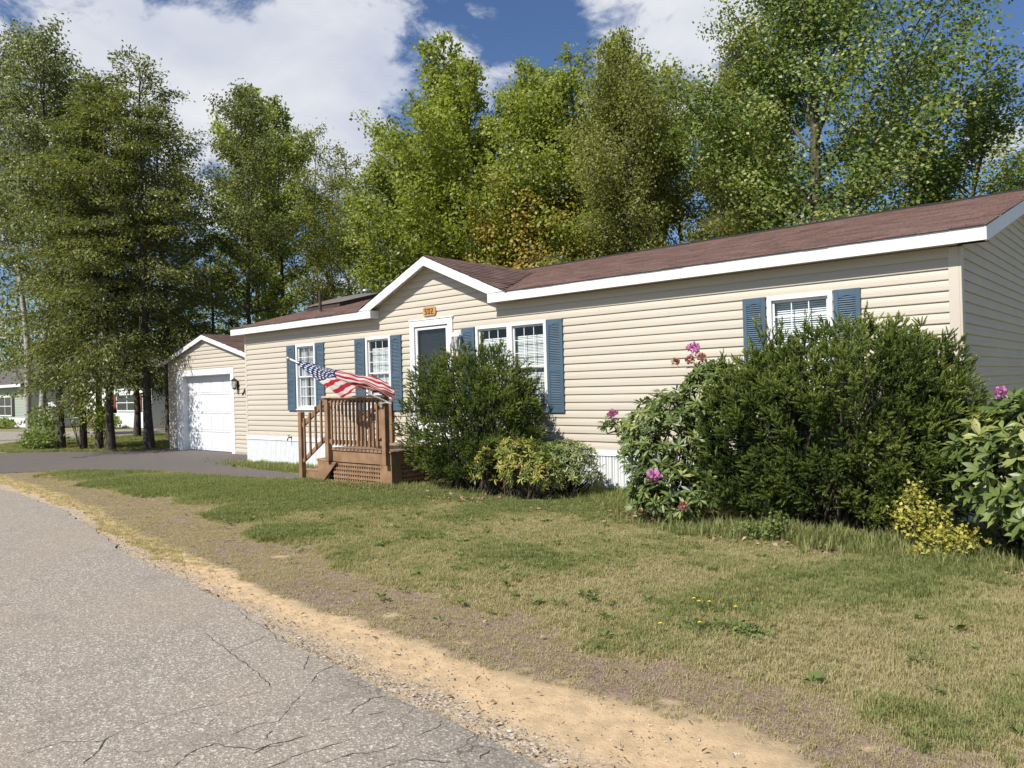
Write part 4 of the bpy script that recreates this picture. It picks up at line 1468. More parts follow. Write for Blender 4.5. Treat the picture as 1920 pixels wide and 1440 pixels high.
# ------------------------------------------------------------------ foliage materials
L_MAPLE = leafmat('maple leaf', [(0.0, (0.15, 0.185, 0.035)), (0.4, (0.27, 0.315, 0.065)), (0.75, (0.39, 0.425, 0.125)), (1.0, (0.52, 0.52, 0.22))], 0.50, gloss=0.02)
L_BIRCH = leafmat('birch leaf', [(0.0, (0.095, 0.115, 0.042)), (0.5, (0.185, 0.210, 0.078)), (1.0, (0.34, 0.36, 0.17))], 0.45, gloss=0.03)
L_OLIVE = leafmat('olive green leaf', [(0.0, (0.14, 0.155, 0.048)), (0.5, (0.265, 0.280, 0.092)), (1.0, (0.41, 0.415, 0.18))], 0.48, gloss=0.02)
L_DEEP = leafmat('deep green leaf', [(0.0, (0.065, 0.120, 0.018)), (0.40, (0.145, 0.215, 0.034)), (0.62, (0.25, 0.29, 0.062)), (1.0, (0.40, 0.39, 0.15))], 0.45, gloss=0.04)
L_ORANGE = leafmat('turning maple leaf', [(0.0, (0.20, 0.20, 0.035)), (0.5, (0.42, 0.33, 0.065)), (1.0, (0.55, 0.34, 0.09))], 0.50, gloss=0.02)
L_HEM = leafmat('hemlock needle', [(0.0, (0.085, 0.105, 0.032)), (0.5, (0.180, 0.200, 0.062)), (1.0, (0.31, 0.325, 0.115))], 0.35, gloss=0.02)
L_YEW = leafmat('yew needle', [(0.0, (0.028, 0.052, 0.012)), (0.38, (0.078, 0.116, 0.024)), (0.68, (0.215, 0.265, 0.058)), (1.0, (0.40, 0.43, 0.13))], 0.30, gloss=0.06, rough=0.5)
RHO = [(0.0, (0.040, 0.070, 0.017)), (0.5, (0.115, 0.160, 0.038)), (0.85, (0.22, 0.26, 0.072)), (1.0, (0.32, 0.32, 0.10))]
L_RHO = leafmat('rhododendron leaf', RHO, 0.25, rough=0.45, gloss=0.12)
L_RHO1 = leafmat('single rhododendron leaf', RHO, 0.25, rough=0.45, gloss=0.12, objrandom=True)
AZ = [(0.0, (0.055, 0.085, 0.020)), (0.35, (0.15, 0.185, 0.035)), (0.62, (0.40, 0.39, 0.09)), (0.85, (0.40, 0.29, 0.10)), (1.0, (0.17, 0.10, 0.055))]
L_AZ = leafmat('yellowing shrub leaf', AZ, 0.3, gloss=0.04)
L_GOLD = leafmat('golden leaf', [(0.0, (0.12, 0.14, 0.03)), (0.5, (0.38, 0.35, 0.06)), (1.0, (0.58, 0.52, 0.16))], 0.3, gloss=0.03)
L_WEED = leafmat('weed leaf', [(0.0, (0.08, 0.125, 0.030)), (1.0, (0.25, 0.30, 0.10))], 0.40, gloss=0.03)
L_DRYLEAF = leafmat('fallen leaf', [(0.0, (0.10, 0.06, 0.035)), (0.5, (0.26, 0.17, 0.10)), (1.0, (0.46, 0.35, 0.24))], 0.1, gloss=0)
L_PINK = leafmat('pink petal', [(0.0, (0.42, 0.13, 0.34)), (1.0, (0.70, 0.34, 0.62))], 0.3, gloss=0)
L_PALEP = leafmat('pale blossom', [(0.0, (0.12, 0.20, 0.06)), (0.5, (0.4, 0.3, 0.34)), (1.0, (0.6, 0.48, 0.52))], 0.3, gloss=0)
L_RUST = leafmat('faded blossom', [(0.0, (0.30, 0.11, 0.10)), (1.0, (0.50, 0.26, 0.22))], 0.3, gloss=0)
G_BLADE = leafmat('grass blade', [(0.0, (0.46, 0.39, 0.25)), (0.30, (0.44, 0.39, 0.21)), (0.55, (0.35, 0.335, 0.145)), (0.8, (0.235, 0.26, 0.095)), (1.0, (0.155, 0.20, 0.065))], 0.4, gloss=0.02)

LEAF4 = (np.array([(0, 0, 0), (-0.33, 0.5, 0.06), (0, 1, -0.03), (0.33, 0.5, 0.06)], float), np.array([(0, 1, 2), (0, 2, 3)]))


def branch_mesh(segs, n=5):
    """segs: list of (points (k,3), radii (k,))"""
    VV, FF = [], []
    b = 0
    ang = np.arange(n) * 2 * math.pi / n
    ca, sa = np.cos(ang), np.sin(ang)
    for P, r in segs:
        P = np.asarray(P, float)
        T = norm(np.gradient(P, axis=0))
        ref = np.array([0.31, 0.95, 0.05]) if abs(T[0, 2]) > 0.5 else np.array([0.1, 0.05, 1.0])
        A = norm(np.cross(T, ref))
        B = np.cross(T, A)
        ring = P[:, None, :] + (A[:, None, :] * ca[None, :, None] + B[:, None, :] * sa[None, :, None]) * np.asarray(r)[:, None, None]
        VV.append(ring.reshape(-1, 3))
        k = len(P)
        i, j = np.meshgrid(np.arange(k - 1), np.arange(n), indexing='ij')
        a = b + i * n + j
        a2 = b + i * n + (j + 1) % n
        FF.append(np.stack([a, a2, a2 + n, a + n], -1).reshape(-1, 4))
        b += k * n
    return np.concatenate(VV), np.concatenate(FF)


def tree_meshes(seed, H, base, Rr, n_prim, kind, n_leaf, leaf, lmat, bmat, r0, lean=(0, 0), forks=1, spread=0.175, wind=(0.25, 0.05)):
    rng = np.random.default_rng(seed)
    segs = []
    LP, LD, LW = [], [], []
    for fk in range(forks):
        nt = 12
        t = np.linspace(0, 1, nt)
        off = np.array([math.cos(fk * 2.4 + seed), math.sin(fk * 2.4 + seed)]) * (0.0 if forks == 1 else 0.10)
        wob = np.cumsum(rng.normal(size=(nt, 2)) * 0.018 * H / nt * 2.0, 0)
        Hf = H * (1 - 0.10 * fk)
        TP = np.stack([off[0] * (1 + t * 6) + wob[:, 0] + lean[0] * t ** 1.3, off[1] * (1 + t * 6) + wob[:, 1] + lean[1] * t ** 1.3, t * Hf * 0.97], -1)
        TP[0, 2] = -0.1
        rad = r0 * (1 - 0.93 * t) ** 0.85 * (1 + 0.25 * np.exp(-t * 40)) / (forks ** 0.4)
        segs.append((TP, rad))
        npf = max(6, n_prim // forks)
        for i in range(npf):
            q = (i + rng.uniform(0, 0.9)) / npf
            tt = base + (0.985 - base) * q
            k = tt * (nt - 1)
            i0 = min(int(k), nt - 2)
            P0 = TP[i0] + (TP[i0 + 1] - TP[i0]) * (k - i0)
            az = i * 2.399 + rng.normal() * 0.5
            if kind == 'maple':
                prof = (0.50 + 0.60 * math.sin(math.pi * min(1, q * 0.9 + 0.10))) * (1 - q ** 3.0 * 0.80)
                el = R(18 + 48 * q + rng.normal() * 10)
                curve = 0.22
            elif kind == 'birch':
                prof = (0.62 + 0.45 * math.sin(math.pi * q ** 0.9)) * (1 - q ** 4 * 0.6)
                el = R(35 + 25 * q + rng.normal() * 9)
                curve = -0.10
            else:
                prof = (1.0 - 0.70 * q ** 1.6) * (0.7 + 0.5 * rng.random())
                el = R(4 - 18 * (1 - q) + 42 * q ** 3 + rng.normal() * 8)
                curve = -0.12
            L = Rr * prof * rng.uniform(0.65, 1.2)
            d = np.array([math.cos(az) * math.cos(el), math.sin(az) * math.cos(el), math.sin(el)])
            s = np.linspace(0, 1, 5)
            BP = P0 + d[None] * (s * L)[:, None] + np.array([wind[0], wind[1], 0])[None] * (s ** 2 * L * 0.25)[:, None]
            BP[:, 2] += curve * L * s ** 2
            rb = max(0.010, r0 * 0.28 * (1 - tt) + 0.012) * (1 - 0.8 * s)
            segs.append((BP, rb))
            ns = max(3, int(3 + L * 2.2))
            for j in range(ns):
                sj = 0.22 + 0.78 * (j + rng.random()) / ns
                kk = min(sj, 0.999) * 4
                j0 = int(kk)
                Q0 = BP[j0] + (BP[j0 + 1] - BP[j0]) * (kk - j0)
                side = np.cross(d, (0, 0, 1)) * (1 if j % 2 else -1)
                dd = norm(d * 0.7 + side * rng.uniform(0.4, 1.1) + np.array([0, 0, rng.normal() * 0.25 + (0.25 if kind != 'hemlock' else -0.15)]))
                l2 = L * rng.uniform(0.22, 0.42) * (1.15 - 0.5 * sj) + 0.15
                s3 = np.linspace(0, 1, 3)
                SP = Q0 + dd[None] * (s3 * l2)[:, None]
                if kind == 'hemlock':
                    SP[:, 2] -= 0.28 * l2 * s3 ** 2
                segs.append((SP, np.array([0.010, 0.007, 0.003]) * (1 + r0)))
                LP.append(SP)
                LD.append(dd)
                LW.append(l2)
    LP = np.array(LP)
    LW = np.array(LW)
    LD = np.array(LD)
    c = rng.choice(len(LP), size=n_leaf, p=LW / LW.sum())
    s = rng.uniform(0.05, 1.12, n_leaf)
    P = LP[c, 0] + (LP[c, 2] - LP[c, 0]) * s[:, None]
    sg = spread * (0.6 + 0.6 * LW[c] / LW.mean())[:, None]
    P = P + np.clip(rng.normal(size=(n_leaf, 3)), -2.0, 2.0) * sg * np.array([1, 1, 0.55 if kind != 'hemlock' else 0.25])
    out = norm(np.stack([P[:, 0], P[:, 1], np.zeros(n_leaf)], -1))
    if kind == 'hemlock':
        y = norm(LD[c] * 0.8 + rng.normal(size=(n_leaf, 3)) * 0.45 + np.array([0, 0, -0.25]))
        zh = np.array([0, -0.35, 1.0]) + rng.normal(size=(n_leaf, 3)) * 0.40
        TV = LEAF4[0] * np.array([0.62, 1, 1])
    else:
        y = norm(rng.normal(size=(n_leaf, 3)) * 0.8 + out * 0.35 + np.array([wind[0] * 2.0, wind[1] * 2, -0.35]))
        zh = np.array([0, -0.62, 0.68]) + out * 0.25 + rng.normal(size=(n_leaf, 3)) * 0.62
        TV = LEAF4[0] * (np.array([1.15, 1, 1]) if kind == 'maple' else np.array([0.95, 1, 1]))
    sc = leaf * rng.uniform(0.65, 1.25, n_leaf)
    M = frames(y, rng, sc, zh)
    V, Fc = replicate(TV, LEAF4[1], M, P)
    clump = rng.uniform(0, 1, len(LP))[c]
    tint = np.clip(0.42 + 0.50 * (clump - 0.5) + rng.normal(size=n_leaf) * 0.20, 0, 1)
    crown = np_mesh('crown', V, Fc, lmat, np.repeat(tint, len(TV)))
    bv, bf = branch_mesh(segs, 6)
    trunk = np_mesh('trunk', bv, bf, bmat, smooth=True)
    return crown, trunk


def place_tree(meshes, x, y, rot, sc, name, label, group=None, scz=None):
    r = empty(name, (x, y, 0), label, 'tree', group)
    r.rotation_euler = (0, 0, rot)
    r.scale = (sc, sc, scz or sc)
    for nm, me in (('crown', meshes[0]), ('trunk', meshes[1])):
        o = bpy.data.objects.new(nm, me)
        COL.objects.link(o)
        o.parent = r
    return r


GB = 'tall trees standing behind the home'
GL_ = 'trees in a row by the driveway'
T_M1 = tree_meshes(101, 14.2, 0.14, 3.1, 48, 'maple', 36000, 0.125, L_MAPLE, M_BARK, 0.16)
T_M2 = tree_meshes(102, 13.0, 0.16, 2.7, 44, 'maple', 30000, 0.12, L_MAPLE, M_BARK, 0.14, forks=2)
T_M3 = tree_meshes(103, 12.8, 0.20, 2.2, 42, 'birch', 24000, 0.095, L_OLIVE, M_BARK, 0.11)
T_M4 = tree_meshes(104, 12.2, 0.20, 2.1, 38, 'birch', 16000, 0.095, L_OLIVE, M_BARK, 0.10, forks=2)
T_O = tree_meshes(105, 8.4, 0.15, 2.2, 32, 'maple', 15000, 0.11, L_ORANGE, M_BARK, 0.09)
T_BIG = tree_meshes(106, 13.6, 0.12, 3.9, 60, 'maple', 78000, 0.090, L_DEEP, M_BARK, 0.20, wind=(0.5, 0.05), spread=0.20)
T_BIG2 = tree_meshes(107, 10.4, 0.12, 3.0, 42, 'maple', 40000, 0.088, L_DEEP, M_BARK, 0.15, wind=(0.9, 0.0), lean=(1.6, 0), spread=0.17)
T_S = tree_meshes(108, 15.8, 0.30, 2.3, 36, 'maple', 17000, 0.135, L_MAPLE, M_BARKD, 0.12)
T_H1 = tree_meshes(109, 11.8, 0.23, 2.5, 64, 'hemlock', 27000, 0.115, L_HEM, M_BARKD, 0.150, spread=0.15)
T_H2 = tree_meshes(110, 11.2, 0.24, 2.2, 56, 'hemlock', 20000, 0.115, L_HEM, M_BARKD, 0.115, spread=0.15)
T_B = tree_meshes(111, 13.6, 0.34, 2.6, 44, 'birch', 25000, 0.105, L_BIRCH, M_BIRCH, 0.14, forks=2)
T_B2 = tree_meshes(112, 12.6, 0.32, 2.1, 40, 'birch', 21000, 0.105, L_BIRCH, M_BARK, 0.115)

TREES = [
    # row left of the garage
    (T_B, -30.3, 9.0, 0.3, 1.10, 'birch_tree', 'pale barked birch leaning left, leftmost of the row by the driveway', GL_),
    (T_B2, -26.3, 8.55, 1.1, 1.06, 'birch_tree', 'grey stemmed tree second from the left in the row by the driveway', GL_),
    (T_H2, -25.25, 8.75, 2.0, 0.94, 'hemlock_tree', 'slim dark hemlock third from the left in the row by the driveway', GL_),
    (T_B2, -24.75, 9.0, 4.0, 0.90, 'birch_tree', 'thin stemmed tree close beside the slim hemlock in the driveway row', GL_),
    (T_H2, -23.6, 8.95, 3.6, 1.0, 'hemlock_tree', 'leaning dark hemlock second from the garage in the driveway row', GL_),
    (T_H1, -22.95, 9.75, 5.2, 0.98, 'hemlock_tree', 'thickest dark hemlock standing nearest the garage', GL_),
    (T_B, -34.5, 7.9, 2.2, 1.14, 'birch_tree', 'tall pale birch at the left edge of the picture', GL_),
    (T_H2, -30.5, 12.5, 1.4, 1.05, 'hemlock_tree', 'hemlock behind the leftmost leaning birch', None),
    (T_B2, -27.2, 12.3, 0.7, 0.98, 'birch_tree', 'broad leafy tree behind the middle of the driveway row', None),
    (T_B2, -25.2, 14.5, 2.9, 1.0, 'birch_tree', 'leafy tree standing back behind the garage left wall', None),
    # behind the garage
    (T_S, -31.2, 17.9, 0.5, 1.0, 'maple_tree', 'tallest slender dark stemmed maple behind the garage', GB),
    (T_S, -29.4, 18.6, 3.3, 0.93, 'maple_tree', 'second slender maple behind the garage just right of the tallest', GB),
    (T_M4, -28.2, 19.4, 1.9, 1.08, 'maple_tree', 'thin open crowned tree above the left end of the home roof', GB),
    (T_M4, -26.2, 19.2, 4.4, 0.98, 'maple_tree', 'airy thin tree above the skylight of the roof', GB),
    (T_H1, -29.5, 15.2, 4.0, 0.66, 'hemlock_tree', 'short dark hemlock close behind the garage roof', None),
    # behind the home
    (T_M1, -21.4, 20.8, 1.2, 0.90, 'maple_tree', 'light green maple between the left of the gable and the broad bright maple', GB),
    (T_M1, -18.4, 18.9, 3.9, 0.92, 'maple_tree', 'bright maple straight behind the gable ridge', GB),
    (T_M2, -15.7, 19.6, 1.6, 0.98, 'maple_tree', 'light green maple just right of the orange tinted tree', GB),
    (T_M1, -15.0, 23.0, 0.2, 1.00, 'maple_tree', 'tall maple farther back above the middle of the roof', GB),
    (T_M3, -12.2, 18.9, 3.6, 0.94, 'birch_tree', 'dense olive tree nearest the roof left of the gap of sky', GB),
    (T_M2, -10.6, 24.5, 2.0, 0.95, 'maple_tree', 'maple far behind the gap of sky', GB),
    (T_M2, -22.6, 18.6, 0.9, 0.88, 'maple_tree', 'light green maple above the entrance gable left side', GB),
    (T_M1, -19.9, 19.3, 2.4, 1.03, 'maple_tree', 'broad bright green maple directly above the entrance gable', GB),
    (T_M1, -17.3, 21.0, 5.0, 0.93, 'maple_tree', 'bright green maple right of the entrance gable', GB),
    (T_O, -16.2, 18.6, 0.0, 1.0, 'turning_maple', 'small maple with yellow and orange leaves behind the gable ridge', GB),
    (T_M2, -14.3, 20.4, 3.0, 0.96, 'maple_tree', 'fine leaved light green tree above the middle of the roof', GB),
    (T_M3, -13.0, 20.0, 0.4, 0.90, 'birch_tree', 'olive green slim tree above the middle of the roof', GB),
    (T_M3, -11.6, 20.8, 2.2, 0.88, 'birch_tree', 'second olive green slim tree beside the gap of sky', GB),
    (T_M4, -10.0, 22.0, 5.4, 0.90, 'birch_tree', 'thin see through tree in the gap left of the great dark maple', GB),
    (T_M3, -8.6, 19.4, 4.1, 0.86, 'birch_tree', 'olive slim tree at the left flank of the great dark maple', GB),
    (T_BIG, -6.7, 18.6, 0.6, 1.0, 'maple_tree', 'great dark green maple with pale windblown leaves rising out of the frame', GB),
    (T_BIG2, -4.0, 18.4, 0.0, 0.74, 'maple_tree', 'windswept dark maple leaning right above the right end of the roof', GB),
    (T_BIG2, -1.9, 19.6, 0.4, 0.66, 'maple_tree', 'dark maple at the right edge of the picture', GB),
    (T_M2, -24.6, 22.0, 5.5, 0.80, 'maple_tree', 'lower maple farther back left of the entrance gable', GB),
]
for t in TREES:
    place_tree(t[0], t[1], t[2], t[3], t[4], t[5], t[6], t[7])


# far mass of woodland foliage and undergrowth
def leaf_mass(name, n, boxfn, leaf, lmat, seed, label=None, kind='stuff'):
    rng = np.random.default_rng(seed)
    P = boxfn(rng, n)
    n = len(P)
    y = norm(rng.normal(size=(n, 3)) + np.array([0.3, 0, -0.2]))
    zh = np.array([0, -0.35, 0.8]) + rng.normal(size=(n, 3)) * 0.7
    M = frames(y, rng, leaf * rng.uniform(0.6, 1.3, n), zh)
    V, Fc = replicate(LEAF4[0], LEAF4[1], M, P)
    cl = SNoise(seed + 50, 0.7, 3)
    tint = np.clip(0.42 + 0.2 * cl(P) + rng.normal(size=n) * 0.22, 0, 1)
    o = link(name, np_mesh(name, V, Fc, lmat, np.repeat(tint, 4)))
    if kind:
        o['kind'] = kind
    return o


nW = SNoise(31, 0.55, 4)


def wood_band(x0, x1, y0, y1, hgt):
    def f(rng, n):
        P = np.stack([rng.uniform(x0, x1, n), rng.uniform(y0, y1, n), rng.uniform(0.2, 1, n) ** 1.0 * hgt], -1)
        top = hgt * (0.72 + 0.25 * nW(P * np.array([1, 1, 0.2])))
        keep = (P[:, 2] < top) & (nW(P * 1.6 + 7) > -0.55)
        return P[keep]
    return f


leaf_mass('distant_woodland', 60000, wood_band(-75, -14, 26, 34, 7.0), 0.30, L_OLIVE, 41)
leaf_mass('distant_woodland', 26000, wood_band(-14, 14, 24, 30, 5.0), 0.24, L_MAPLE, 42)
leaf_mass('distant_woodland', 26000, wood_band(-95, -44, 24, 33, 15.0), 0.34, L_HEM, 43)
leaf_mass('distant_woodland', 20000, wood_band(-95, -62, 12, 24, 14.0), 0.34, L_BIRCH, 46)
leaf_mass('undergrowth', 26000, wood_band(-31, -22, 17.6, 20.5, 3.6), 0.15, L_MAPLE, 44)
leaf_mass('undergrowth', 20000, wood_band(-22, -2, 18.0, 20.5, 3.2), 0.15, L_OLIVE, 45)
for i in range(26):
    pass


# ------------------------------------------------------------------ shrubs
def yew_shoot(seed, nn=26):
    rng = np.random.default_rng(seed)
    V, Fc = [], []
    for k in range(nn):
        h = 0.08 + 0.92 * k / nn
        az = k * 2.4 + rng.normal() * 0.2
        el = R(30 + 40 * h + rng.normal() * 8)
        d = np.array([math.cos(az) * math.cos(el), math.sin(el), math.sin(az) * math.cos(el)])
        sd = norm(np.cross(d, (0, 1, 0)))
        b = np.array([0, h, 0])
        l = 0.32 * (1.05 - 0.45 * h)
        w = 0.070
        i = len(V)
        V += [b + sd * w, b + d * l, b - sd * w]
        Fc += [(i, i + 1, i + 2)]
    return np.array(V), np.array(Fc)


def yew(name, label, cx, cy, rx, ry, h, n, seed, leaders, shoot=0.13):
    rng = np.random.default_rng(seed)
    root = empty(name, (cx, cy, 0), label, 'shrub')
    cl = SNoise(seed + 5, 3.4, 4)
    # many upright tufts over a bumpy body; each tuft is a bundle of needled shoots
    zc = h * 0.46
    nc = n // 13
    d = norm(rng.normal(size=(nc, 3)))
    d[:, 2] = np.abs(d[:, 2]) * np.where(rng.random(nc) < 0.45, -1, 1)
    rad = np.where(rng.random(nc) < 0.62, rng.uniform(0.84, 1.0, nc), rng.uniform(0.50, 0.84, nc))
    bump = 1 + 0.10 * cl(d * np.array([rx, ry, h * .55]) * 1.15)
    sx = np.sign(d) * np.abs(d) ** 0.80
    C = sx * np.array([rx, ry, 1.0]) * (rad * bump)[:, None]
    C[:, 2] = zc + sx[:, 2] * rad * bump * np.where(d[:, 2] > 0, h - zc, zc - 0.10)
    C[:, 2] = np.maximum(C[:, 2], 0.12)
    ax = norm(d * np.array([0.8, 0.8, 0.45]) + np.array([0, 0, 0.62]) + rng.normal(size=(nc, 3)) * 0.22)
    ci = np.repeat(np.arange(nc), 13)
    s_ = rng.random(len(ci)) ** 0.8
    lat = norm(np.cross(ax[ci], rng.normal(size=(len(ci), 3))))
    P = C[ci] + ax[ci] * ((s_ - 0.55) * 0.19)[:, None] + lat * (0.060 * (1.15 - s_ ** 2) * np.sqrt(rng.random(len(ci))))[:, None]
    dirs = norm(ax[ci] * (0.55 + 0.6 * s_)[:, None] + lat * (0.95 - 0.5 * s_)[:, None] + rng.normal(size=(len(ci), 3)) * 0.18)
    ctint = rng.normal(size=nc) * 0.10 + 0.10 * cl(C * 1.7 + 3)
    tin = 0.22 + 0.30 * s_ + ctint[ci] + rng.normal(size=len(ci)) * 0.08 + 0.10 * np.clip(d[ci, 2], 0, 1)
    Ps, Ds, Ts = [P + np.array([cx, cy, 0])], [dirs], [tin]
    stems = []
    for k in range(leaders):
        a, r = rng.uniform(0, 2 * math.pi), math.sqrt(rng.random()) * 0.86
        x, y = rx * r * math.cos(a), ry * r * math.sin(a)
        zb = zc + (h - zc) * math.sqrt(max(0, 1 - r * r)) * 0.82
        L = rng.uniform(0.16, 0.46)
        dv = norm(np.array([x / rx * 0.35, y / ry * 0.35, 1.0]) + rng.normal(size=3) * 0.12)
        base = np.array([cx + x, cy + y, zb])
        stems.append((np.array([base - dv * 0.3, base + dv * L * .5, base + dv * L]), np.array([.008, .006, .003])))
        m = int(L / 0.022)
        s = np.linspace(0, 1, m)
        Ps.append(base + dv * (s * L)[:, None] + rng.normal(size=(m, 3)) * 0.018)
        Ds.append(norm(dv * 1.0 + rng.normal(size=(m, 3)) * 0.55))
        Ts.append(np.full(m, 0.60) + rng.normal(size=m) * 0.15)
    P, D, T = np.concatenate(Ps), np.concatenate(Ds), np.clip(np.concatenate(Ts), 0, 1)
    keep = P[:, 1] < Y0 - 0.06
    P, D, T = P[keep], D[keep], T[keep]
    VV, FF, TT = [], [], []
    b = 0
    for v in range(3):
        idx = np.arange(v, len(P), 3)
        TV, TF = yew_shoot(seed * 10 + v)
        M = frames(D[idx], rng, shoot * rng.uniform(0.7, 1.25, len(idx)))
        V, Fc = replicate(TV, TF, M, P[idx])
        # new growth at the shoot tips is a lighter green than the old needles
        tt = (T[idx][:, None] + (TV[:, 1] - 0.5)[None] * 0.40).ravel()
        VV.append(V)
        FF.append(Fc + b)
        TT.append(tt)
        b += len(V)
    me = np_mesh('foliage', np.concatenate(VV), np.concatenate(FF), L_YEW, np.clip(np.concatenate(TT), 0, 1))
    link('foliage', me, root)
    for k in range(26):
        a = rng.uniform(0, 2 * math.pi)
        r = rng.uniform(0.3, 0.85)
        e = np.array([cx + rx * r * math.cos(a), min(cy + ry * r * math.sin(a), Y0 - .1), h * rng.uniform(0.5, 0.85)])
        s0 = np.array([cx + rng.normal() * 0.12 * rx, cy + rng.normal() * 0.12, -0.05])
        mid = (s0 + e) / 2 + np.array([rng.normal() * .08, rng.normal() * .08, -0.1])
        stems.append((np.array([s0, mid, e]), np.array([.028, .018, .007])))
    bv, bf = branch_mesh(stems, 5)
    link('branches', np_mesh('branches', bv, bf, M_TWIG, smooth=True), root)
    return root


yew('yew_shrub', 'dense dark green yew between the porch and the double window', -8.15, 8.30, 1.13, 0.80, 2.12, 15500, 61, 22, 0.076)
yew('yew_shrub', 'largest upright yew in front of the rightmost window', -2.82, 8.20, 1.46, 0.86, 2.04, 21500, 62, 50, 0.083)


def rho_leaf():
    V = np.array([(0, 0, 0), (-0.10, 0.25, 0.02), (0.10, 0.25, 0.02), (0, 0.27, -0.012), (-0.155, 0.6, 0.02), (0.155, 0.6, 0.02), (0, 0.62, -0.03), (0, 1.0, -0.09)], float)
    Fc = np.array([(0, 3, 1), (0, 2, 3), (1, 3, 6), (1, 6, 4), (3, 2, 5), (3, 5, 6), (4, 6, 7), (6, 5, 7)])
    return V, Fc


RL = rho_leaf()


def flower_truss(root, p, m, seed, r=0.062, name='flower'):
    rng = np.random.default_rng(seed)
    n = 70
    d = norm(rng.normal(size=(n, 3)) + np.array([0, 0, 0.5]))
    P = np.array(p) + d * r * rng.uniform(0.4, 1.0, n)[:, None]
    M = frames(norm(d + rng.normal(size=(n, 3)) * 0.7), rng, np.full(n, r * 0.85))
    V, Fc = replicate(LEAF4[0] * np.array([1.4, 1, 1.5]), LEAF4[1], M, P)
    link(name, np_mesh(name, V, Fc, m, np.repeat(rng.random(n), 4)), root)


def rhodo(name, label, cat, blobs, nwh, seed, leafl, lmat, lmat1, singles, tmean=0.45, tsd=0.2, per=9, width=1.0, flowers=(), droop=0.25):
    rng = np.random.default_rng(seed)
    root = empty(name, (blobs[0][0], blobs[0][1], 0), label, cat)
    tot = sum(b[6] for b in blobs)
    Ps, Ds = [], []
    for (cx, cy, cz, rx, ry, rz, wgt) in blobs:
        n = int(nwh * wgt / tot)
        d = norm(rng.normal(size=(n, 3)))
        d[:, 2] = np.where(d[:, 2] < -0.5, -d[:, 2], d[:, 2])
        rad = np.clip(1 - np.abs(rng.normal(size=n)) * 0.20, 0.2, 1.0)
        P = np.array([cx, cy, cz]) + d * np.array([rx, ry, rz]) * rad[:, None]
        P[:, 2] = np.maximum(P[:, 2], 0.05)
        Ps.append(P)
        Ds.append(norm(d * 0.8 + np.array([0, -0.1, 0.65]) + rng.normal(size=(n, 3)) * 0.25))
    P, D = np.concatenate(Ps), np.concatenate(Ds)
    keep = P[:, 1] < Y0 - 0.08
    P, D = P[keep], D[keep]
    n = len(P)
    A = frames(D, rng, np.ones(n))
    az = (np.arange(per) * 2 * math.pi / per)[None] + rng.uniform(0, 6.28, n)[:, None] + rng.normal(size=(n, per)) * 0.22
    el = rng.normal(droop, 0.28, size=(n, per))
    dl = np.stack([np.cos(az) * np.cos(el), np.sin(el), np.sin(az) * np.cos(el)], -1)
    dw = np.einsum('nij,nkj->nki', A, dl).reshape(-1, 3)
    up = np.repeat(D, per, 0)
    PL = np.repeat(P, per, 0) + dw * 0.006
    L = leafl * rng.uniform(0.65, 1.15, len(PL))
    M = frames(dw, rng, L, up + rng.normal(size=up.shape) * 0.25)
    M[:, :, 0] *= width
    tint = np.clip(np.repeat(rng.normal(tmean, tsd, n), per) + rng.normal(size=len(PL)) * 0.08, 0, 1)
    # nearest, outermost leaves are leaves of their own
    dist = np.linalg.norm(PL - np.array([0, 0, CAM_Z]), axis=1)
    order = np.argsort(dist)
    if singles:
        cand = order[:int(singles * 2.2)]
        pick = rng.permutation(cand)[:singles]
        lm = np_mesh('leaf', RL[0], RL[1], lmat1, np.full(8, 0.5), smooth=True)
        inv = Matrix.Translation(-Vector(root.location))
        for i in pick:
            o = bpy.data.objects.new('leaf', lm)
            COL.objects.link(o)
            o.parent = root
            o.matrix_parent_inverse = inv
            m = M[i]
            o.matrix_basis = Matrix(((m[0, 0], m[0, 1], m[0, 2], PL[i, 0]), (m[1, 0], m[1, 1], m[1, 2], PL[i, 1]), (m[2, 0], m[2, 1], m[2, 2], PL[i, 2]), (0, 0, 0, 1)))
        mask = np.ones(len(PL), bool)
        mask[pick] = False
    else:
        mask = np.ones(len(PL), bool)
    V, Fc = replicate(RL[0], RL[1], M[mask], PL[mask])
    o = link('foliage', np_mesh('foliage', V, Fc, lmat, np.repeat(tint[mask], 8), smooth=True), root)
    o['kind'] = 'stuff'
    segs = []
    for i in rng.permutation(n)[:min(n, 90)]:
        b = min(blobs, key=lambda q: (q[0] - P[i, 0]) ** 2 + (q[1] - P[i, 1]) ** 2)
        s0 = np.array([b[0] + rng.normal() * .08, b[1] + rng.normal() * .08, 0.0 if b[2] - b[5] < 0.5 else b[2] - b[5] * .8])
        mid = (s0 + P[i]) / 2 + np.array([0, 0, -0.08]) + rng.normal(size=3) * .04
        segs.append((np.array([s0, mid, P[i]]), np.array([.014, .009, .004])))
    bv, bf = branch_mesh(segs, 5)
    link('branches', np_mesh('branches', bv, bf, M_TWIG, smooth=True), root)
    for k, (p, m) in enumerate(flowers):
        flower_truss(root, p, m, seed + k, 0.040 if m is L_RUST or width > 1.1 else 0.058)
    return root


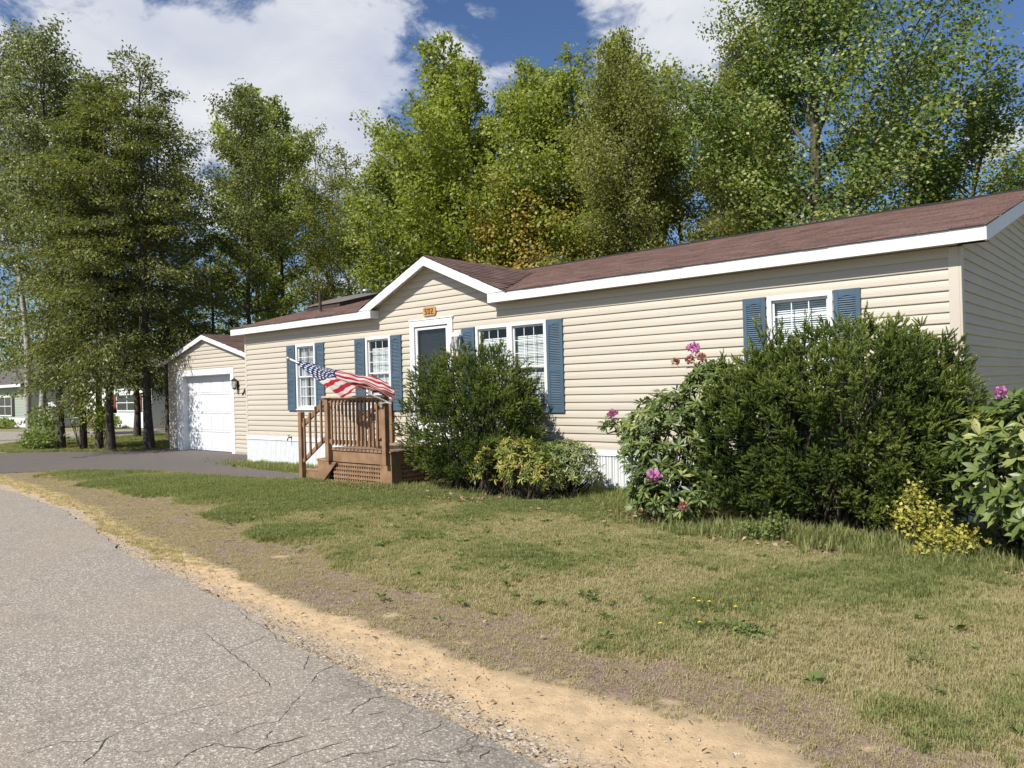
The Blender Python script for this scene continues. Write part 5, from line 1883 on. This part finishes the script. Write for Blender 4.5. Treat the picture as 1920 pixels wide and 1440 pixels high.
rhodo('rhododendron', 'pink flowering rhododendron at the left flank of the largest yew', 'shrub',
      [(-4.52, 7.95, 0.75, 0.62, 0.70, 0.72, 3), (-4.05, 8.05, 1.25, 0.40, 0.40, 0.55, 2.0), (-4.30, 7.45, 0.32, 0.55, 0.40, 0.34, 1.6), (-5.10, 8.25, 0.62, 0.30, 0.30, 0.36, .6), (-5.65, 8.40, 1.00, 0.22, 0.14, 0.07, .14)],
      800, 71, 0.115, L_RHO, L_RHO1, 280, tmean=0.50, flowers=[((-4.27, 8.0, 1.92), L_PINK), ((-4.31, 7.98, 1.80), L_RUST), ((-4.17, 8.0, 1.82), L_RUST), ((-4.45, 7.9, 1.78), L_RUST), ((-5.70, 8.42, 1.14), L_PINK), ((-4.30, 7.12, 0.55), L_PINK), ((-3.93, 7.05, 0.26), L_RUST)])
rhodo('rhododendron', 'broad glossy rhododendron at the right edge in front of the corner', 'shrub',
      [(-0.85, 7.75, 0.72, 0.78, 0.80, 0.68, 3), (-0.5, 7.4, 0.45, 0.75, 0.6, 0.45, 1.5), (-1.1, 8.1, 0.8, 0.5, 0.6, 0.55, 1)],
      660, 72, 0.138, L_RHO, L_RHO1, 280, tmean=0.60, width=1.2, flowers=[((-1.22, 7.75, 1.38), L_PINK), ((-1.00, 7.7, 1.36), L_RUST), ((-.93, 7.65, 1.37), L_PINK)])
rhodo('yellowing_azalea', 'low yellowing azalea with brown inner stems in front of the yew by the double window', 'shrub',
      [(-7.05, 7.95, 0.55, 0.62, 0.42, 0.30, 2.2), (-6.65, 7.85, 0.35, 0.5, 0.4, 0.30, 1.2), (-7.4, 7.9, 0.4, 0.35, 0.35, 0.3, .8)],
      380, 73, 0.085, L_AZ, L_AZ, 0, tmean=0.45, tsd=0.24, per=8, width=0.8)
rhodo('green_azalea', 'low green azalea against the white skirting right of the yellowing one', 'shrub',
      [(-6.45, 8.35, 0.38, 0.55, 0.40, 0.42, 2)],
      380, 74, 0.080, L_RHO, L_RHO, 0, tmean=0.65, tsd=0.15, per=8, width=0.8)


def leafy(name, label, cat, blobs, n, leaf, m, seed, tm=0.5, group=None):
    rng = np.random.default_rng(seed)
    root = empty(name, (blobs[0][0], blobs[0][1], 0), label, cat, group)
    Ps = []
    tot = sum(b[6] for b in blobs)
    for b in blobs:
        k = int(n * b[6] / tot)
        d = norm(rng.normal(size=(k, 3)))
        cl = 1 + 0.25 * np.sin(d[:, 0] * 9 + b[0]) * np.sin(d[:, 1] * 8 + d[:, 2] * 7)
        P = np.array(b[:3]) + d * np.array(b[3:6]) * (cl * rng.random(k) ** 0.4)[:, None]
        P[:, 2] = np.maximum(P[:, 2], 0.01)
        Ps.append(P)
    P = np.concatenate(Ps)
    k = len(P)
    M = frames(norm(rng.normal(size=(k, 3)) + np.array([0, 0, .3])), rng, leaf * rng.uniform(.6, 1.3, k), np.array([0, -0.2, 0.8]) + rng.normal(size=(k, 3)) * .6)
    V, Fc = replicate(LEAF4[0] * np.array([1.2, 1, 1]), LEAF4[1], M, P)
    link('foliage', np_mesh('foliage', V, Fc, m, np.repeat(np.clip(rng.normal(tm, .25, k), 0, 1), 4)), root)
    segs = []
    for b in blobs:
        for i in range(14):
            e = np.array(b[:3]) + norm(rng.normal(size=3)) * np.array(b[3:6]) * .8
            e[2] = max(e[2], .05)
            s0 = np.array([b[0] + rng.normal() * .04, b[1] + rng.normal() * .04, -.02])
            segs.append((np.array([s0, (s0 + e) / 2, e]), np.array([.008, .005, .002])))
    bv, bf = branch_mesh(segs, 4)
    link('branches', np_mesh('branches', bv, bf, M_TWIG), root)
    return root


leafy('golden_shrub', 'small bright golden leaved shrub below the big rhododendron at the right', 'shrub',
      [(-1.78, 7.32, 0.32, .26, .22, .20, 1.6), (-1.52, 7.16, 0.18, .26, .18, .13, 1.2), (-1.66, 6.95, 0.08, .16, .10, .07, .4), (-1.85, 7.45, 0.50, .12, .10, .12, .35)], 1700, 0.034, L_GOLD, 81, .5)
leafy('low_herb', 'low grey green herb at the foot of the largest yew', 'plant', [(-3.18, 7.03, 0.08, .22, .16, .12, 1), (-3.0, 7.15, 0.18, .12, .1, .12, .5)], 900, 0.03, L_WEED, 82, .6)
leafy('roadside_bush', 'pale flowering bush between the two leftmost trunks by the driveway', 'shrub', [(-28.6, 8.8, 0.75, .8, .5, .6, 2), (-27.6, 8.5, 0.35, 1.0, .5, .35, 1)], 1300, 0.11, L_WEED, 83, .6)
leafy('roadside_bush', 'low green bush at the foot of the grey stemmed tree', 'shrub', [(-26.9, 8.0, 0.3, 1.1, .4, .32, 1)], 1500, 0.09, L_WEED, 84, .7)
leafy('roadside_bush', 'spindly sapling between the slim hemlock and the leaning hemlock', 'shrub', [(-25.0, 8.6, 1.5, .6, .5, .9, 1), (-24.3, 8.9, 1.0, .4, .4, .6, .5)], 1200, 0.10, L_MAPLE, 85, .4)

# ------------------------------------------------------------------ neighbouring homes and bits
M_SAGE = mat('sage green siding', (0.33, 0.36, 0.29), .6, .05)
M_WHS = mat('white siding of the neighbour', (0.72, 0.73, 0.68), .6, .05)
M_GREYR = mat('grey shingle', (0.10, 0.09, 0.085), .9, .2)
M_RED = mat('dark red shutter', (0.16, 0.035, 0.025), .6)
M_GREYW = mat('grey shed siding', (0.22, 0.22, 0.24), .7)


def far_home(label, x0, x1, y, depth, eave, ridge, sid, wins, doors, shut, name='neighbour_home', base=0.55):
    h = empty(name, ((x0 + x1) / 2, y, 0), label, 'house')
    z = base
    mb = MB()
    mb.box(x0, y + .02, 0, x1, y + depth, eave)
    mb.prism([(y + .03, eave), (y + depth, eave), (y + depth / 2, ridge - .1)], 'x', x0, x1)
    mb.build('wall', sid, h)
    ce = 0.15
    while z < eave - .01:
        mb = MB()
        t = min(z + ce, eave)
        mb.add([(x0, y - .016, z), (x1, y - .016, z), (x1, y, t), (x0, y, t), (x0, y + .019, z), (x1, y + .019, z), (x0, y + .019, t), (x1, y + .019, t)], [(0, 1, 2, 3), (0, 4, 5, 1), (3, 2, 7, 6), (0, 3, 6, 4), (1, 5, 7, 2)])
        mb.build('siding_plank', sid, h)
        z = t
    MB().box(x0, y - .02, 0, x1, y + .018, base).build('skirting', M_SKIRT, h)
    ov = .35
    s = (ridge - eave) / (depth / 2 + ov)
    for sg in (0, 1):
        ya = y - ov if sg == 0 else y + depth + ov
        MB().add([(x0 - .3, ya, eave), (x1 + .3, ya, eave), (x1 + .3, y + depth / 2, ridge), (x0 - .3, y + depth / 2, ridge), (x0 - .3, ya, eave - .14), (x1 + .3, ya, eave - .14), (x1 + .3, y + depth / 2, ridge - .14), (x0 - .3, y + depth / 2, ridge - .14)], [(0, 1, 2, 3), (4, 7, 6, 5), (0, 4, 5, 1), (1, 5, 6, 2), (3, 7, 4, 0)]).build('roof', M_GREYR, h)
    MB().box(x0 - .3, y - ov - .03, eave - .16, x1 + .3, y - ov - .002, eave).build('fascia', M_TRIM, h)
    for (a, b, c, d) in wins:
        w = MB().box(a, y - .06, c, a + .07, y + .01, d).box(b - .07, y - .06, c, b, y + .01, d).box(a + .07, y - .06, d - .07, b - .07, y + .01, d).box(a + .07, y - .06, c, b - .07, y + .01, c + .07).box((a + b) / 2 - .03, y - .055, c + .07, (a + b) / 2 + .03, y + .01, d - .07).box(a + .07, y - .05, (c + d) / 2 - .02, b - .07, y + .01, (c + d) / 2 + .02).build('window', M_TRIM, h)
        MB().box(a + .06, y - .035, c + .06, b - .06, y - .02, d - .06).build('pane', mat('dark far glass', (0.03, 0.035, 0.04), .1, spec=.6), w)
        if shut:
            for q in (a - .42, b + .04):
                MB().box(q, y - .05, c, q + .38, y - .017, d).build('shutter', shut, h, bevel=.01)
    for (a, b, c, d) in doors:
        MB().box(a, y - .05, c, b, y + .01, d).build('door', mat('dark brown door', (0.05, 0.035, 0.03), .6), h, bevel=.01)
    return h


h1 = far_home('sage green home with dark shutters at the far left edge', -60.0, -48.6, 14.0, 8.0, 2.45, 4.4, M_SAGE, [(-53.6, -51.1, .62, 1.80)], [(-57.5, -56.6, .5, 2.3)], M_BLACK)
h2 = far_home('white home with red shutters and a small porch seen between the trunks', -50.4, -37.7, 16.2, 8.0, 2.55, 4.6, M_WHS, [(-41.8, -39.2, .82, 1.72)], [(-47.9, -46.9, .5, 2.1)], M_RED)
M_WP = mat('white painted wood', (0.78, 0.78, 0.76), .6)
p2 = empty('small_porch', (-48.4, 15.6, 0), 'small white railed porch in front of the far white home', 'porch')
MB().box(-49.9, 14.9, .35, -46.8, 16.15, .45).build('platform', M_GREYW, p2)
MB().box(-49.9, 14.88, 1.30, -47.4, 14.94, 1.36).build('rail', M_WP, p2)
MB().bar((-47.4, 14.9, 1.32), (-45.9, 14.9, .75), .06, .06).build('rail', M_WP, p2)
for k in range(14):
    x = -49.85 + k * .19
    MB().box(x, 14.89, .45, x + .05, 14.93, 1.30).build('baluster', M_WP, p2)
for x in (-49.88, -47.4, -45.95):
    MB().box(x, 14.86, 0, x + .09, 14.96, 1.42 if x < -46 else .85).build('post', M_WP, p2)
for k in range(3):
    MB().box(-46.8 + k * .3, 14.95, 0, -46.5 + k * .3, 16.0, .34 - k * .11).build('step', M_GREYW, p2)
h3 = far_home('dark grey shed between the white home and the garage', -38.4, -33.5, 21.5, 5.0, 2.3, 3.5, M_GREYW, [(-37.6, -36.7, .9, 1.8)], [(-36.0, -35.1, 0.1, 2.1)], None, 'garden_shed', .1)
leafy('flower_bed_shrub', 'green shrub under the red shuttered window of the far white home', 'shrub', [(-40.9, 15.4, .35, .9, .4, .4, 1)], 1200, .12, L_WEED, 86, .8)
leafy('flower_bed_shrub', 'pinkish flowering shrub left of the green one before the far white home', 'shrub', [(-43.0, 15.4, .35, .6, .4, .4, 1)], 700, .12, L_PALEP, 87, .7)
leafy('flower_bed_shrub', 'low green shrub before the far sage green home', 'shrub', [(-51.0, 13.3, .25, 2.6, .4, .3, 1)], 1600, .13, L_WEED, 88, .8)
mbx = empty('mailbox', (-28.2, 10.6, 0), 'rusty red mailbox on a white post between the dark trunks', 'mailbox')
MB().box(-28.24, 10.56, 0, -28.16, 10.64, 1.0).build('mailbox_post', M_WP, mbx)
mb = MB()
pts = [(-.13 + -28.2, 1.0), (.13 - 28.2, 1.0), (.13 - 28.2, 1.13)] + [(-28.2 + .13 * math.cos(R(k * 30)), 1.13 + .13 * math.sin(R(k * 30))) for k in range(1, 6)] + [(-.13 - 28.2, 1.13)]
mb.prism(pts, 'y', 10.38, 10.85)
mb.build('mailbox_body', mat('rusty red enamel', (0.20, 0.045, 0.03), .6, .3), mbx)

# ------------------------------------------------------------------ grass, litter, pebbles
def tuft_mesh(seed, nb, h, w, tlo, thi, flop):
    rng = np.random.default_rng(seed)
    V, Fc, T = [], [], []
    for k in range(nb):
        a = rng.uniform(0, 6.28)
        r = rng.uniform(0, 0.035)
        b = np.array([math.cos(a) * r, math.sin(a) * r, -0.004])
        hh = h * rng.uniform(0.45, 1.15)
        az = rng.uniform(0, 6.28)
        o = np.array([math.cos(az), math.sin(az), 0])
        s = np.array([-o[1], o[0], 0]) * w * rng.uniform(.7, 1.3)
        f = rng.uniform(0.1, 1) * flop
        m = b + o * hh * f * 0.35 + np.array([0, 0, hh * .62])
        t = b + o * hh * f + np.array([0, 0, hh * (1 - 0.35 * f)])
        i = len(V)
        V += [b - s, b + s, m + s * .8, m - s * .8, t]
        Fc += [(i, i + 1, i + 2), (i, i + 2, i + 3), (i + 3, i + 2, i + 4)]
        T += [rng.uniform(tlo, thi)] * 5
    return np.array(V), np.array(Fc), T


tcol = bpy.data.collections.new('tuft sources')
TUFTS = [(16, .045, .0016, .0, .40, 1.1), (16, .050, .0017, .15, .60, .9), (17, .052, .0018, .40, .85, .8), (18, .060, .0019, .65, 1.0, .7), (10, .030, .0018, .0, .25, 1.6), (16, .17, .0024, .45, 1.0, .6)]
for k, (nb_, h_, w_, a_, b_, f_) in enumerate(TUFTS):
    V, Fc, T = tuft_mesh(500 + k, nb_, h_, w_, a_, b_, f_)
    o = bpy.data.objects.new('tuft_%d' % k, np_mesh('tuft_%d' % k, V, Fc, G_BLADE, T))
    tcol.objects.link(o)


def scatter(name, P, rot, sc, idx, coll, label=None):
    me = bpy.data.meshes.new(name)
    me.vertices.add(len(P))
    me.vertices.foreach_set('co', P.astype(np.float32).ravel())
    for nm, arr, ty in (('rz', rot, 'FLOAT'), ('sc', sc, 'FLOAT'), ('ix', idx, 'INT')):
        at = me.attributes.new(nm, ty, 'POINT')
        at.data.foreach_set('value', arr.astype(np.float32 if ty == 'FLOAT' else np.int32))
    o = link(name, me)
    o['kind'] = 'stuff'
    ng = bpy.data.node_groups.new(name, 'GeometryNodeTree')
    ng.interface.new_socket('Geometry', in_out='INPUT', socket_type='NodeSocketGeometry')
    ng.interface.new_socket('Geometry', in_out='OUTPUT', socket_type='NodeSocketGeometry')
    N = ng.nodes
    gi, go = N.new('NodeGroupInput'), N.new('NodeGroupOutput')
    ci = N.new('GeometryNodeCollectionInfo')
    ci.inputs['Collection'].default_value = coll
    ci.inputs['Separate Children'].default_value = True
    ci.inputs['Reset Children'].default_value = True
    ip = N.new('GeometryNodeInstanceOnPoints')
    ip.inputs['Pick Instance'].default_value = True

    def attr(nm, ty):
        a = N.new('GeometryNodeInputNamedAttribute')
        a.data_type = ty
        a.inputs['Name'].default_value = nm
        return a.outputs['Attribute']
    cx = N.new('ShaderNodeCombineXYZ')
    ng.links.new(attr('rz', 'FLOAT'), cx.inputs[2])
    ng.links.new(gi.outputs[0], ip.inputs['Points'])
    ng.links.new(ci.outputs[0], ip.inputs['Instance'])
    ng.links.new(attr('ix', 'INT'), ip.inputs['Instance Index'])
    ng.links.new(cx.outputs[0], ip.inputs['Rotation'])
    ng.links.new(attr('sc', 'FLOAT'), ip.inputs['Scale'])
    ng.links.new(ip.outputs[0], go.inputs[0])
    md = o.modifiers.new('scatter', 'NODES')
    md.node_group = ng
    return o


def lawn():
    rng = np.random.default_rng(77)
    n = 420000
    x = rng.uniform(-19.3, 2.6, n)
    y = rng.uniform(2.2, 9.05, n)
    # keep what the view can hold, thinner with distance
    dist = np.hypot(x, y)
    side = (x * rh.x + y * rh.y) / np.maximum(x * vh.x + y * vh.y, .1)
    front_ = (x * vh.x + y * vh.y) > 0.5
    keep = front_ & (np.abs(side) < 0.85)
    s, b, g, m, gr = zones(x, y)
    q = SNoise(51, 7.0, 3)(np.stack([x, y], -1))
    dens = (1 - s) ** 3 * (1 - 0.42 * b) * (1 - 0.85 * m) * np.clip(1.0 + 0.5 * q, .35, 1.0) 
    dens = dens + 0.30 * s * (gr < 0.6) * sstep(6.0, 8.5, -x)
    dens = dens * np.where(dist < 9, 1.0, np.clip(9.0 / dist, .45, 1) ** 1.2)
    keep &= (y > yr(x) + .01) & ~((x < -11.9) & (y > yd(x) - .05))
    keep &= ~((x > -11.9) & (x < -9.4) & (y > 7.78))
    keep &= ~((x < -18.9))
    keep &= rng.random(n) < dens
    x, y, g, b, m, s = x[keep], y[keep], g[keep], b[keep], m[keep], s[keep]
    n = len(x)
    z = ground_z(x, y)
    u = np.clip(g + rng.normal(size=n) * 0.17, 0, 0.999)
    idx = np.select([u < 0.25, u < 0.45, u < 0.68], [0, 1, 2], 3)
    idx = np.where(rng.random(n) < b * 0.9, 4, idx)
    idx = np.where(s > 0.25, np.where(rng.random(n) < .6, 4, 0), idx)
    sc = rng.uniform(.7, 1.25, n) * (1 - 0.3 * b)
    scatter('lawn_grass', np.stack([x, y, z], -1), rng.uniform(0, 6.28, n), sc, idx, tcol)
    # longer grass at the edges of the beds and the strip along the skirting
    X, Y, S = [], [], []
    for (cx, cy, rx, ry, k, s0) in ((-2.6, 7.25, 1.3, .22, 900, 1.0), (-9.0, 7.75, 1.0, .25, 800, .6), (-6.0, 8.6, .8, .4, 1600, .7), (-14.2, 8.7, 1.5, .28, 1500, .6), (-7.9, 7.5, .9, .2, 500, .55), (-10.3, 7.55, .9, .08, 350, .5), (-3.7, 7.1, .5, .2, 350, .7), (-1.6, 6.9, .6, .15, 300, .8), (-5.2, 8.2, .5, .4, 600, .6)):
        X.append(cx + rng.normal(size=k) * rx * .6)
        Y.append(np.minimum(cy + rng.normal(size=k) * ry * .7, 9.04))
        S.append(s0 * rng.uniform(.5, 1.35, k))
    x, y, sc = np.concatenate(X), np.concatenate(Y), np.concatenate(S)
    scatter('long_grass', np.stack([x, y, np.zeros_like(x)], -1), rng.uniform(0, 6.28, len(x)), sc, np.full(len(x), 5), tcol)
    # grass of the far island and verges
    n = 26000
    x = rng.uniform(-33, -21, n)
    y = rng.uniform(7.2, 14, n)
    k = (y > 8.2) | (x < -25.5)
    k &= (y > np.interp(x, [-32, -29.8, -26.3, -25.2, -23.6, -22.3], [8.7, 7.3, 6.95, 7.8, 8.55, 10.2])) & (x > np.interp(y, [8.6, 11, 15], [-31.9, -32.4, -31.4]))
    k &= ~((x > -22.4) & (y > 9.9))
    x, y = x[k], y[k]
    scatter('verge_grass', np.stack([x, y, ground_z(x, y)], -1), rng.uniform(0, 6.28, len(x)), rng.uniform(1.2, 2.4, len(x)), rng.integers(1, 4, len(x)), tcol)


lawn()


def pebbles():
    rng = np.random.default_rng(9)
    col = bpy.data.collections.new('pebble sources')
    ms = [mat('pale pebble', (0.50, 0.44, 0.37), .85, .15, 40), mat('tan pebble', (0.38, 0.29, 0.20), .85, .15, 40), mat('dark pebble', (0.10, 0.09, 0.085), .85, .2, 40)]
    for k in range(6):
        mb = MB()
        pts = norm(rng.normal(size=(8, 3))) * np.array([1, .8, .55]) * rng.uniform(.8, 1.1, (8, 1))
        import bmesh
        bm = bmesh.new()
        for p in pts:
            bm.verts.new(p)
        bmesh.ops.convex_hull(bm, input=bm.verts)
        me = bpy.data.meshes.new('pebble_%d' % k)
        bm.to_mesh(me)
        bm.free()
        me.materials.append(ms[k % 3])
        col.objects.link(bpy.data.objects.new('pebble_%d' % k, me))
    n = 5200
    x = -rng.random(n) ** 1.4 * 11 + 0.4
    t = np.abs(rng.normal(size=n))
    y = yr(x) - 0.05 + t * 0.16
    x2 = rng.uniform(-5.5, 0.6, 2200)
    y2 = yr(x2) + rng.uniform(0, .75, 2200)
    x, y = np.concatenate([x, x2]), np.concatenate([y, y2])
    n = len(x)
    scatter('pebbles', np.stack([x, y, np.maximum(ground_z(x, y), -.008) + .0], -1), rng.uniform(0, 6.28, n), rng.uniform(.0022, .0075, n) * np.where(rng.random(n) < .05, 2.0, 1), rng.integers(0, 6, n), col)


pebbles()


def litter():
    rng = np.random.default_rng(19)
    X, Y = [], []
    for (cx, cy, rx, ry, k) in ((-2.3, 7.1, 1.0, .22, 420), (-6.9, 7.45, .9, .18, 520), (-1.4, 6.9, .7, .2, 240), (-8.6, 7.5, 1.0, .2, 260), (-4.9, 7.6, .35, .3, 120), (-10.4, 7.45, .9, .12, 160), (-3.0, 7.8, 1.4, .5, 400)):
        X.append(cx + rng.normal(size=k) * rx * .6)
        Y.append(cy + rng.normal(size=k) * ry * .8)
    x, y = np.concatenate(X), np.concatenate(Y)
    n = len(x)
    P = np.stack([x, y, .012 + rng.random(n) * .03], -1)
    M = frames(norm(rng.normal(size=(n, 3)) * np.array([1, 1, .25])), rng, rng.uniform(.03, .075, n), np.array([0, 0, 1.0]) + rng.normal(size=(n, 3)) * .35)
    V, Fc = replicate(LEAF4[0] * np.array([1, 1, 2.0]), LEAF4[1], M, P)
    o = link('leaf_litter', np_mesh('leaf_litter', V, Fc, L_DRYLEAF, np.repeat(rng.random(n), 4)))
    o['kind'] = 'stuff'


litter()


# dandelions and a weed patch in the lawn
def dandelion(x, y, label):
    r = empty('dandelion', (x, y, 0), label, 'flower', 'yellow dandelions in the lawn')
    MB().tube([(x, y, 0), (x + .004, y, .05), (x + .002, y + .004, .075)], .0016, 5).build('stem', MATS['weed leaf'], r)
    mb = MB()
    for ring, rr, zz_ in ((14, .014, .070), (10, .009, .074)):
        for k in range(ring):
            t = 2 * math.pi * k / ring
            c, s = math.cos(t), math.sin(t)
            mb.add([(x + .003 * c, y + .003 * s, zz_), (x + rr * c - .004 * s, y + rr * s + .004 * c, zz_ + .006), (x + rr * c + .004 * s, y + rr * s - .004 * c, zz_ + .006)], [(0, 1, 2)])
    mb.build('petals', mat('dandelion yellow', (0.62, 0.50, 0.08), .7), r)


for (x, y, l) in ((-2.56, 4.70, 'farthest dandelion of the cluster'), (-2.50, 4.66, 'dandelion in the middle of the far cluster'), (-2.44, 4.69, 'dandelion at the right of the far cluster'), (-2.25, 4.68, 'lone dandelion right of the far cluster'), (-2.46, 4.09, 'leftmost dandelion nearest the road'), (-2.28, 4.25, 'dandelion beside the grey green weed patch')):
    dandelion(x, y, 'yellow flower in the lawn, ' + l)
leafy('weed_patch', 'grey green weed patch beside the dandelions in the lawn', 'plant', [(-2.10, 4.42, .015, .20, .13, .035, 2), (-2.36, 4.33, .01, .12, .10, .025, 1)], 900, .028, L_WEED, 91, .7)


def lawn_weeds():
    rng = np.random.default_rng(29)
    nc = 260
    cx, cy = rng.uniform(-10, 0.8, nc), rng.uniform(3.2, 7.6, nc)
    ok = cy > yb(cx) - .1
    cx, cy = cx[ok], cy[ok]
    m = 11
    n = len(cx) * m
    az = rng.uniform(0, 6.28, n)
    X, Y = np.repeat(cx, m), np.repeat(cy, m)
    r0 = rng.uniform(0, .02, n)
    P = np.stack([X + np.cos(az) * r0, Y + np.sin(az) * r0, .012 + rng.random(n) * .02], -1)
    y = np.stack([np.cos(az), np.sin(az), rng.uniform(0.1, .8, n)], -1)
    L = np.repeat(rng.uniform(.022, .062, len(cx)), m) * rng.uniform(.7, 1.2, n)
    M = frames(y, rng, L, np.array([0, 0, 1.0]) + rng.normal(size=(n, 3)) * .25)
    V, Fc = replicate(LEAF4[0] * np.array([.8, 1, 1]), LEAF4[1], M, P)
    o = link('lawn_weeds', np_mesh('lawn_weeds', V, Fc, L_WEED, np.repeat(np.clip(rng.normal(.5, .3, n), 0, 1), 4)))
    o['kind'] = 'stuff'
    # dead leaves, straw and twigs blown over lawn and verge
    n = 900
    x = rng.uniform(-12, 1.0, n)
    yy = yr(x) + np.abs(rng.normal(size=n)) * 1.6
    P = np.stack([x, yy, ground_z(x, yy) + rng.uniform(.004, .03, n)], -1)
    M = frames(norm(rng.normal(size=(n, 3)) * np.array([1, 1, .2])), rng, rng.uniform(.012, .055, n), np.array([0, 0, 1.0]) + rng.normal(size=(n, 3)) * .3)
    M[:, :, 0] *= np.where(rng.random(n) < .6, .12, .8)[:, None]
    V, Fc = replicate(LEAF4[0] * np.array([1, 1, 2.0]), LEAF4[1], M, P)
    o = link('lawn_debris', np_mesh('lawn_debris', V, Fc, L_DRYLEAF, np.repeat(rng.random(n), 4)))
    o['kind'] = 'stuff'


lawn_weeds()
